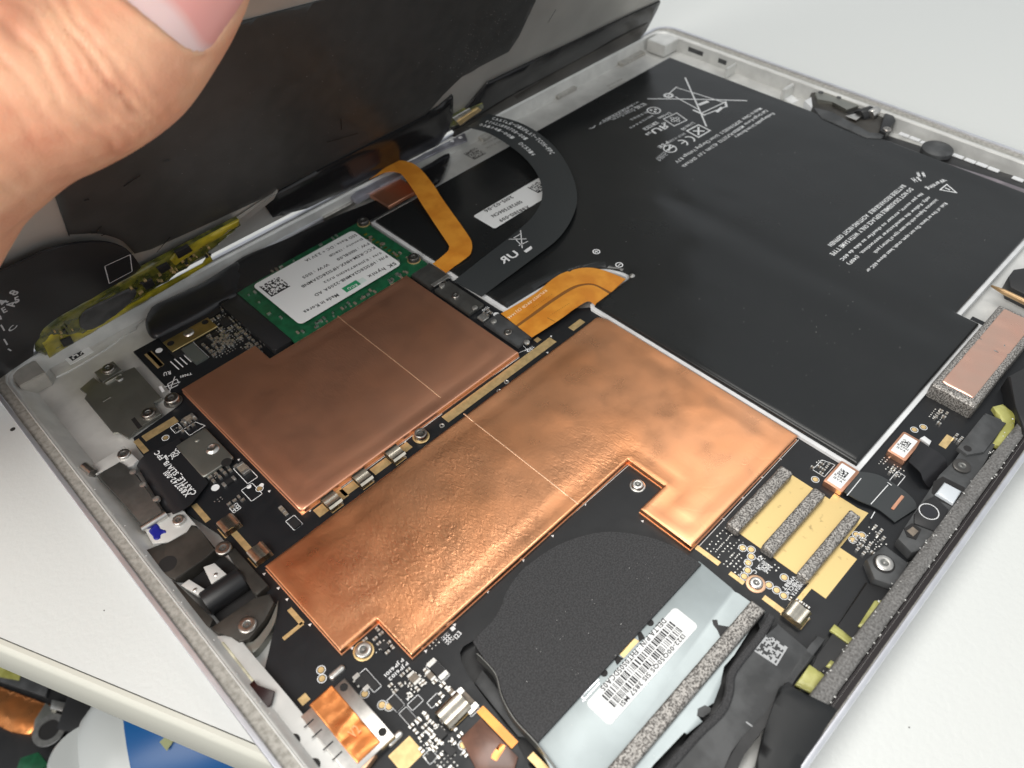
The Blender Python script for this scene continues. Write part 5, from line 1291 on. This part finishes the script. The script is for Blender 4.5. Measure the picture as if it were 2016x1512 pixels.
# black parts in the far right corner
ff = prism('black_fold', PX([(1985, 740), (2060, 700), (2060, 880), (2016, 850), (2000, 800)], .4), -4, .4, m_plast, None, bev=.5)
tag(ff, 'black folded tape corner below the copper-topped gasket at the right edge', 'tape')
fk = prism('corner_connector', PX([(1985, 545), (1996, 530), (2060, 520), (2060, 600), (1990, 565)], -1.6), -6, -1.6, m_chip, None, bev=.4)
tag(fk, 'black connector block with brass wire at the right edge below the battery', 'connector')
tube_along('brass_wire', at(1950, 562, -2), at(2040, 605, -1.6)-at(1950, 562, -2), [(0, 0), (.3, .3), (.8, 4), (.9, 16), (0, 17)], M('brass_wire', (.45, .30, .16), .35, .7), fk, 14)
# ================================================================== DISPLAY, swung up along the far long side
TH = math.radians(65.0)
NROLL = -.12
DO = Vector((0, 205.0, 1.0)); DX = Vector((1, 0, 0)); DY = Vector((0, -math.cos(TH), math.sin(TH))); DZ = Vector((0, -math.sin(TH), -math.cos(TH)))
dsp = thing('display_panel', DO, 'raised display panel seen from behind, grey metal back with a worn black sheet', 'display', rot=(math.radians(115.0), 0, 0))
LOCAL.add(dsp.name)
def dl(px, py, off=0.0):
    d = ray(px, py); o = DO + DZ*off
    p = CAM_P + d*((o-CAM_P).dot(DZ)/d.dot(DZ)) - o
    return (p.dot(DX), p.dot(DY))
def DL(pts, off=0.0): return [dl(p[0], p[1], off) for p in pts]
pillow('back_plate', rrect(130.3, 101, 290.4, 200, 3), -2.4, 0, m_dplate, dsp, step=8, r=.6, disp=lambda x, y, d: .35*noise.noise((x*.03, y*.03, 4.0))*min(1, d/10))
prism('glass', rrect(130.3, 101, 291.6, 202, 4), -3.4, -2.4, m_glass, dsp, bev=.1)
sheet = [(32.4, 84), (31.8, 40.3)] + spline(DL([(135, 459), (187, 457), (213, 462), (240, 473), (263, 497)]), 4) + [(50, 19.5), (70, 18.2), (90, 17.8), (120, 18.4), (147.6, 18.2), (150, 20), (155, 25), (161.3, 29.6), (170, 30.6), (182.9, 31.2), (185.6, 36.6), (187.5, 50), (187.5, 84), (140, 82.5), (104.7, 82.2), (81, 84.8)]
shz = lambda x, y, d: (.28*noise.noise((x*.06, y*.06, 9.0)) + .12*noise.noise((x*.2, y*.2, 2.0)))*min(1, d/4)
shp = pillow('black_sheet', sheet, 0, .75, m_rubber, dsp, step=2.5, r=.3, disp=shz)
bm = bmesh.new(); rn = random.Random(2)
for a, b in (((240, 360), (270, 340)), ((185, 452), (195, 440)), ((195, 440), (190, 445)), ((195, 458), (202, 455)), ((318, 313), (328, 310)), ((162, 388), (170, 386)), ((305, 490), (330, 462)), ((667, 230), (668, 250)), ((640, 275), (700, 258)), ((1075, 40), (1090, 15))):
    A, B = Vector(dl(*a)), Vector(dl(*b)); 
    add_line(bm, tuple(A), tuple(B), .25, 1.05)
o = fin('scuff_marks', bm, m_tape, dsp)
tR = spline([(177, 19.8), (200, 19.4), (240, 18.6), (275.0, 17.4)], 4) + [(275.6, 12), (275.6, -.5), (220, -.6), (168, -1.5), (164, 4), (168, 10), (174, 17)]
pillow('black_edge_tape', tR, 0, 1.1, m_tape, dsp, step=3.5, r=.5, disp=lambda x, y, d: .35*noise.noise((x*.05, y*.25, 1.0))*min(1, d/2))
m_brown = M('brown_black_edge', (.050, .045, .040), .35, .3, var=.4, vs=60, bump=.3, bs=100, bd=.3)
pillow('edge_strip', spline([(166, 2.5), (200, 6.0), (240, 7.5), (272, 8.5)], 4)+[(273, -1.0), (220, -1.6), (166, -2.4)], .9, 1.7, m_brown, dsp, step=4, r=.4)
tL = spline([(159.5, 22.8), (150, 19.5), (125, 18.6), (105, 18.0), (90, 17.2)], 3) + [(86.5, 13), (89, 6), (100, 2), (130, -1.5), (158, -4), (162.5, 4), (162, 14)]
pillow('black_edge_tape', tL, 0, 1.6, m_tape, dsp, step=3.0, r=.6, disp=lambda x, y, d: (.5*noise.noise((x*.04, y*.22, 6.0)))*min(1, d/2))
cn = prism('gold_connector', DL([(884, 252), (880, 244), (890, 232), (935, 208), (950, 202), (952, 212), (905, 244)], 1.2), 0, 1.4, m_kboard, dsp, bev=.25)
prism('contact_row', DL([(900, 240), (942, 213), (948, 217), (906, 247)], 1.9), 1.3, 2.0, m_gold, cn, bev=.15)
prism('contact_row', DL([(892, 233), (925, 214), (930, 218), (898, 239)], 1.7), 1.3, 1.7, m_tin, cn, bev=.1)
prism('grey_strip', DL([(405, 470), (470, 432), (535, 388), (548, 376), (540, 392), (480, 440), (420, 474)], 1.4), .4, 1.4, m_dplate, dsp, bev=.2)
# black flex hanging off the left end, with white frame and characters
fpl = spline([(-12, 52), (0, 46), (14.5, 42.6), (27.4, 42.0), (37.5, 36.3), (43.2, 27.9), (45.5, 17.5)], 4) + [(43, 15.4), (30, 14.4), (19, 13.0), (13.2, 7.0), (12.0, 2), (2.3, -.4), (-12, -4)]
fp = prism('black_flex', fpl, 2.2, 2.8, m_fpc, dsp, bev=.15)
bm = bmesh.new(); add_frame(bm, DL([(206, 524), (256, 501), (260, 534), (215, 558)], 2.8), .28, 2.84)
for a, b in (((2, 640), (8, 650)), ((8, 668), (14, 678)), ((16, 687), (21, 690)), ((0, 622), (2, 628))): add_line(bm, dl(*a, 2.8), dl(*b, 2.8), .4, 2.84)
for s, a, b, h in (('A', (18, 605), (26, 592), 2.6), ('5', (28, 592), (38, 588), 2.6), ('8', (22, 580), (32, 572), 2.6), ('4', (0, 600), (10, 590), 2.8), ('C', (18, 652), (30, 640), 1.8), ('E', (4, 612), (12, 608), 2.4)):
    add_text(bm, s, dl(*a, 2.8), dl(*b, 2.8), h, 2.84)
fin('white_print', bm, m_ink2, fp)
# driver board wrapped in yellow film
ybo = spline([(13, 3.6), (14.8, 9), (19.3, 13.4), (30, 14.8), (43.2, 16.0), (60, 16.8), (75.8, 17.2)], 3) + [(76.6, 13.5), (70, 10.2), (65.2, 7.9), (57, 6.2), (50.1, 4.4), (38, 2.2), (27.1, .5), (14.5, -.9)]
yb = pillow('driver_board', ybo, 1.6, 3.2, m_kboard, dsp, step=1.5, r=.5, disp=lambda x, y, d: .3*noise.noise((x*.3, y*.3, 1.0)))
pillow('yellow_film', DL([(335, 512), (345, 500), (470, 432), (470, 444), (412, 480), (345, 522)], 3.4), 3.0, 3.7, m_kapton, yb, step=1.5, r=.3, disp=lambda x, y, d: .2*noise.noise((x*.3, y*.3, 1.0)))
pillow('yellow_film', DL([(80, 672), (98, 655), (165, 650), (265, 592), (400, 520), (412, 500), (418, 512), (330, 565), (180, 652), (95, 702)], 2.6), 2.2, 3.3, m_kapton, yb, step=1.5, r=.3)
pillow('dark_oval_patch', spline(DL([(158, 628), (168, 612), (200, 596), (250, 572), (268, 572), (262, 590), (225, 622), (180, 648), (160, 645)], 3.5), 4, True), 3.0, 3.75, m_plastg, yb, step=1.2, r=.3)
bm = bmesh.new(); rn = random.Random(8)
for k in range(70):
    t = rn.random(); p = Vector(DL([(110, 660)], 3.4)[0]).lerp(Vector(DL([(415, 492)], 3.4)[0]), t); n_ = rn.uniform(-3.2, 3.2)
    a = rn.uniform(.3, .8); b = rn.uniform(.3, .7); x, y = p.x, p.y+n_*(1-.2*t)
    if .1 < t < .5 and abs(n_) < 2.4: continue
    add_prism(bm, [(x-a/2, y-b/2), (x+a/2, y-b/2), (x+a/2, y+b/2), (x-a/2, y+b/2)], 3.0, 3.7, rn.choice((0, 0, 1)))
o = fin('small_components', bm, [m_gold, m_chip], yb); o['kind'] = 'stuff'
for c4 in ([(345, 498), (372, 484), (380, 494), (352, 510)], [(280, 560), (300, 550), (306, 562), (288, 572)], [(120, 672), (140, 664), (146, 676), (126, 684)], [(310, 530), (330, 518), (338, 528), (318, 540)]):
    prism('driver_chip', DL(c4, 3.9), 3.0, 3.9, m_chip, yb, bev=.1)
# silvery foil with a row of round dots on the hinge wall
sf = thing('foil_strip', (*xy(840, 300, -1), -3), 'crumpled silvery foil strip with a row of round dots beside the amber cable', 'foil')
m_foil = M('silver_foil', (.42, .42, .48), .35, .5, var=.35, vs=90, bump=.5, bs=140, bd=.4)
pillow('foil', PX([(768, 324), (800, 306), (850, 283), (904, 262), (915, 262), (920, 276), (880, 290), (846, 306), (805, 326)], -.6), -1.2, -.6, m_foil, sf, step=1.2, r=.15, disp=lambda x, y, d: .22*noise.noise((x*.5, y*.6, 1.0)), ang=20)
for px, py in ((800, 314), (815, 306), (831, 298), (846, 291), (890, 277), (906, 270)): lathe('dot', px, py, -.45, [(.8, -.3), (.7, .1), (.4, .25), (0, .25)], [m_tray], sf)
pillow('foil', PX([(690, 385), (705, 372), (740, 352), (790, 335), (800, 342), (740, 372), (700, 392)], -1.4), -3.4, -1.2, m_foil, sf, step=1.5, r=.4, disp=lambda x, y, d: .4*noise.noise((x*.3, y*.3, 4.0)))
bw = pillow('blue_white_reflector', PX([(430, 535), (500, 480), (590, 440), (640, 412), (650, 420), (600, 450), (520, 492), (450, 540)], -3.6), -5.9, -3.4, m_lip, None, step=2, r=.5)
tag(bw, 'shiny pale blue metal strip between the yellow board and the black ribbon', 'metal strip')

# ================================================================== DUST AND FLAKES
def flakes(name, spots, mat, parent, zf):
    """tiny uneven chips, far too many and too small to pick apart"""
    bm = bmesh.new()
    for x, y, r, k in spots:
        z = zf(x, y); rn = random.Random(k); n = rn.choice((3, 4, 5)); a0 = rn.random()*6
        ring = [bm.verts.new((x+r*rn.uniform(.5, 1)*math.cos(a0+i*6.283/n), y+r*rn.uniform(.5, 1)*math.sin(a0+i*6.283/n), z+rn.uniform(0, .05))) for i in range(n)]
        top = bm.verts.new((x, y, z+r*.5))
        for i in range(n): bm.faces.new((ring[i], ring[(i+1) % n], top))
    o = fin(name, bm, mat, parent); o['kind'] = 'stuff'; return o
rn = random.Random(77)
m_dust = M('pale_dust', (.60, .60, .58), .8)
def bzz_(x, y): return ZB + bdisp(x, y, dist_edge((x, y), b_out)) + .02
flakes('dust', [(rn.uniform(138, 266), rn.uniform(36, 182), rn.uniform(.05, .13), k) for k in range(90)] + [(rn.gauss(165, 14), rn.gauss(60, 14), rn.uniform(.06, .16), 500+k) for k in range(40)], m_dust, bat, bzz_)
flakes('glue_flakes', [(rn.uniform(32, 176), rn.choice((rn.gauss(2.7, .15), rn.gauss(5.9, .4))), rn.uniform(.1, .38), k) for k in range(150)], m_dust, ch, lambda x, y: -.55)
flakes('glue_flakes', [(rn.gauss(3.4, .5), rn.uniform(20, 190), rn.uniform(.08, .28), k) for k in range(110)], m_dust, ch, lambda x, y: -.72)
dsp_dust = [(rn.gauss(168, 10), rn.gauss(45, 9), rn.uniform(.05, .16), k) for k in range(160)] + [(rn.uniform(60, 180), rn.uniform(20, 80), rn.uniform(.05, .11), 900+k) for k in range(90)]
flakes('dust', dsp_dust, m_dust, dsp, lambda x, y: .80 + shz(x, y, 10))
flakes('lint', [(rn.uniform(40, 84), rn.uniform(20, 52), rn.uniform(.05, .12), k) for k in range(60)], m_dust, fan, lambda x, y: -1.68)

# ================================================================== HAND
def hp(px, py, depth): return CAM_P + ray(px, py)*depth
hand_root = hp(-140, 250, 131)
hd = thing('hand', hand_root, 'bare hand holding up the display, thumb with nail in front at top left', 'hand')
chains = [
  [(425, -110, 139, 6.6), (392, -62, 138.5, 9.0), (355, -8, 137, 10.2), (318, 36, 136, 11.2), (245, 108, 133.5, 12.6), (185, 148, 132, 13.0), (98, 178, 131, 14.2), (10, 192, 130, 16.0), (-110, 222, 130, 19.8), (-250, 270, 132, 25), (-420, 420, 136, 31)],
  [(150, 20, 133, 11.5), (60, 60, 131, 15), (-60, 80, 130, 20), (-220, 120, 132, 26), (-400, 250, 136, 30)],
  [(230, -20, 135, 8.5), (150, -10, 134, 11.5), (40, -30, 132, 15), (-120, -40, 131, 20), (-280, 60, 134, 25)],
  [(-420, 420, 136, 31), (-640, 560, 142, 30), (-900, 720, 150, 29), (-1300, 960, 165, 31)]]
_t = bmesh.new(); bmesh.ops.create_icosphere(_t, subdivisions=3, radius=1.0)
_t.verts.ensure_lookup_table(); ICO_V = [v.co.copy() for v in _t.verts]; ICO_F = [tuple(v.index for v in f.verts) for f in _t.faces]; _t.free()
BV, BF = [], []
def balls(P, r):
    k = len(BV); c = P - hand_root
    BV.extend([(c + v*r)*MM for v in ICO_V]); BF.extend([tuple(i+k for i in f) for f in ICO_F])
for chn in chains:
    pts = [(*hp(a, b, c), r_) for a, b, c, r_ in chn]
    for q in spline(pts, 7): balls(Vector(q[:3]), q[3])
# four fingers closing behind the panel, round its short edge
for k, (u, ln) in enumerate(((118, 62), (97, 68), (76, 64), (57, 50))):
    base = (-40, u, 2)
    pts = [(-46, u, 6, 12), (-34, u+1, -9, 9.6), (-18, u+2, -14.5, 9.2), (-18+ln*.45, u+2, -13.2, 8.6), (-18+ln*.75, u+1, -12.0, 8.0), (-18+ln, u, -11.2, 7.2)]
    wp = [(*(DO+DX*a+DY*b+DZ*c), r_) for a, b, c, r_ in pts]
    for q in spline(wp, 7): balls(Vector(q[:3]), q[3])
for u in (60, 80, 100, 118):
    pts = [(*(DO+DX*-46+DY*u+DZ*6), 13), (*hp(-420, 300, 140), 28)]
    for q in spline(pts, 6): balls(Vector(q[:3]), q[3])
me = bpy.data.meshes.new('skin'); me.from_pydata(BV, [], BF)
tmp = bpy.data.objects.new('skin_tmp', me); col.objects.link(tmp)
rm = tmp.modifiers.new('r', 'REMESH'); rm.mode = 'VOXEL'; rm.voxel_size = .0007; rm.use_smooth_shade = True
sm = tmp.modifiers.new('s', 'SMOOTH'); sm.factor = .5; sm.iterations = 14
dg = bpy.context.evaluated_depsgraph_get(); dg.update()
skin = bpy.data.meshes.new_from_object(tmp.evaluated_get(dg)); skin.name = 'skin'
bpy.data.objects.remove(tmp); bpy.data.meshes.remove(me)
# knuckle folds and the nail bed
A0 = hp(185, 148, 132); A1 = hp(318, 36, 136); A2 = hp(392, -62, 138.5)
aN = (A2-A1).normalized(); vN = (CAM_P-A1); vN = (vN-aN*vN.dot(aN)).normalized(); bN_ = aN.cross(vN)
vN = (vN + bN_*NROLL).normalized(); bN_ = aN.cross(vN)
aJ = (A1-hp(60, 205, 131)).normalized(); vJ = (CAM_P-A0).normalized()
NL, NW = 24.0, 9.0
nail0 = A1 - aN*6.0
NRM = [v.normal.copy() for v in skin.vertices]; CO = [v.co.copy() for v in skin.vertices]
for i_, co0 in enumerate(CO):
    P = co0/MM + hand_root
    if (P-A0).length > 60: continue
    s = (P-A0).dot(aJ); N_ = NRM[i_]
    face = max(0, N_.dot(vJ))
    if face > .05 and -30 < s < 16:
        w = 1.9*noise.noise(P*.11) + .9*noise.noise(P*.28)
        amp = math.exp(-((s+3)/9.0)**2)*.50 + math.exp(-((s+20)/8.0)**2)*.16
        rid = 0
        for k, (c0, dpt, wd) in enumerate(((-13, .5, .8), (-9.5, .8, .65), (-6.2, 1.0, .6), (-3.0, 1.25, .65), (-.9, .6, .5), (1.2, 1.1, .6), (3.4, .7, .55), (6.2, .45, .6), (-17.5, .5, .8), (-22, .6, .9))):
            rid += dpt*math.exp(-((s-c0-w)/wd)**2)*(.45+.9*max(0, noise.noise((P.x*.09+k*7, P.y*.09, P.z*.09))+.35))
        CO[i_] = CO[i_] - N_*(rid*.60*min(1, face*1.7))*MM
        CO[i_] = CO[i_] + N_*(.5*math.exp(-((s+2)/8)**2)*noise.noise(P*.16))*MM
    sN = (P-nail0).dot(aN); tN = (P-nail0).dot(bN_); up = (P-nail0).dot(vN)
    if up > 0 and -1.5 < sN < NL+6:
        wN = NW*(1-.10*(sN/NL)**2); lim = abs(tN)/wN
        e0 = 1.3*(tN/wN)**2 + 3.6*min(1.1, abs(tN/wN))**7                                     # rounded cuticle
        k = max(0, min(1, (1.0-lim)/.10))*max(0, min(1, (sN-e0)/.9))
        CO[i_] = CO[i_] - vN*(1.15*k)*MM
        # fold of skin round the nail
        ring = math.exp(-((lim-1.10)/.09)**2)*(1 if sN > -.5 else 0) + math.exp(-((sN-e0+.8)/.8)**2)*(1 if lim < 1.1 else 0)
        CO[i_] = CO[i_] + NRM[i_]*(.28*min(1, ring))*MM
skin.vertices.foreach_set('co', [c_ for v in CO for c_ in v])
skin.update()
m_skin = M('skin', (.83, .46, .29), .46, col2=(.76, .34, .21), vs=110, vlo=.40, vhi=.72, bump=.7, bs=750, bd=.14, sss=.35, detail=6, spec=.4)
skin.materials.append(m_skin)
skin.polygons.foreach_set('use_smooth', [True]*len(skin.polygons))
nt = m_skin.node_tree; vo = nt.nodes.new('ShaderNodeTexVoronoi'); vo.inputs['Scale'].default_value = 1150; vo.feature = 'DISTANCE_TO_EDGE'
tcs = nt.nodes.new('ShaderNodeTexCoord'); nd = nt.nodes.new('ShaderNodeTexNoise'); nd.inputs['Scale'].default_value = 300
nt.links.new(tcs.outputs['Object'], vo.inputs['Vector'])
bp = nt.nodes.new('ShaderNodeBump'); bp.inputs['Strength'].default_value = .45; bp.inputs['Distance'].default_value = .10*MM
nt.links.new(vo.outputs['Distance'], bp.inputs['Height'])
b0 = [n for n in nt.nodes if n.type == 'BUMP' and n != bp][0]; nt.links.new(b0.outputs['Normal'], bp.inputs['Normal']); nt.links.new(bp.outputs['Normal'], nt.nodes['Principled BSDF'].inputs['Normal'])
put('skin', skin, hand_root, hd)
m_nail = M('nail', (.80, .38, .34), .24, sss=.2, coat=.3)
bm = bmesh.new(); G = []
for i in range(65):
    row = []
    for j in range(49):
        t = -1+2*j/48; e0 = 1.3*t*t+3.6*abs(t)**7
        s = e0 + (NL-e0)*i/64; w = NW*(1-.10*(s/NL)**2)*1.01
        rr_ = 11.9-.075*s
        phi = t*math.asin(min(.97, w/rr_)); q = nail0 + aN*s + bN_*(rr_*math.sin(phi)) + vN*(rr_*math.cos(phi) - .45 - .0018*s*s*1.2)
        row.append(bm.verts.new(q))
    G.append(row)
for i in range(64):
    for j in range(48):
        bm.faces.new((G[i][j], G[i+1][j], G[i+1][j+1], G[i][j+1]))
# pale half-moon at the nail's base, kept as a vertex value
pale = []
for i in range(65):
    for j in range(49):
        t = -1+2*j/48; e0 = 1.3*t*t+3.6*abs(t)**7; s = e0+(NL-e0)*i/64
        k = (s-e0-(5.0*max(0, 1-t*t)**.8))/1.1
        pale.append(max(0.0, min(1.0, .5-k*.5)))
nt = m_nail.node_tree; an_ = nt.nodes.new('ShaderNodeAttribute'); an_.attribute_name = 'pale'
mx = nt.nodes.new('ShaderNodeMix'); mx.data_type = 'RGBA'
mx.inputs[6].default_value = (.80, .36, .32, 1); mx.inputs[7].default_value = (.80, .57, .55, 1)
nt.links.new(an_.outputs['Fac'], mx.inputs[0]); nt.links.new(mx.outputs[2], nt.nodes['Principled BSDF'].inputs['Base Color'])
nl = fin('thumbnail', bm, m_nail, hd, smooth=True, ang=180)
at_ = nl.data.attributes.new('pale', 'FLOAT', 'POINT'); at_.data.foreach_set('value', pale)
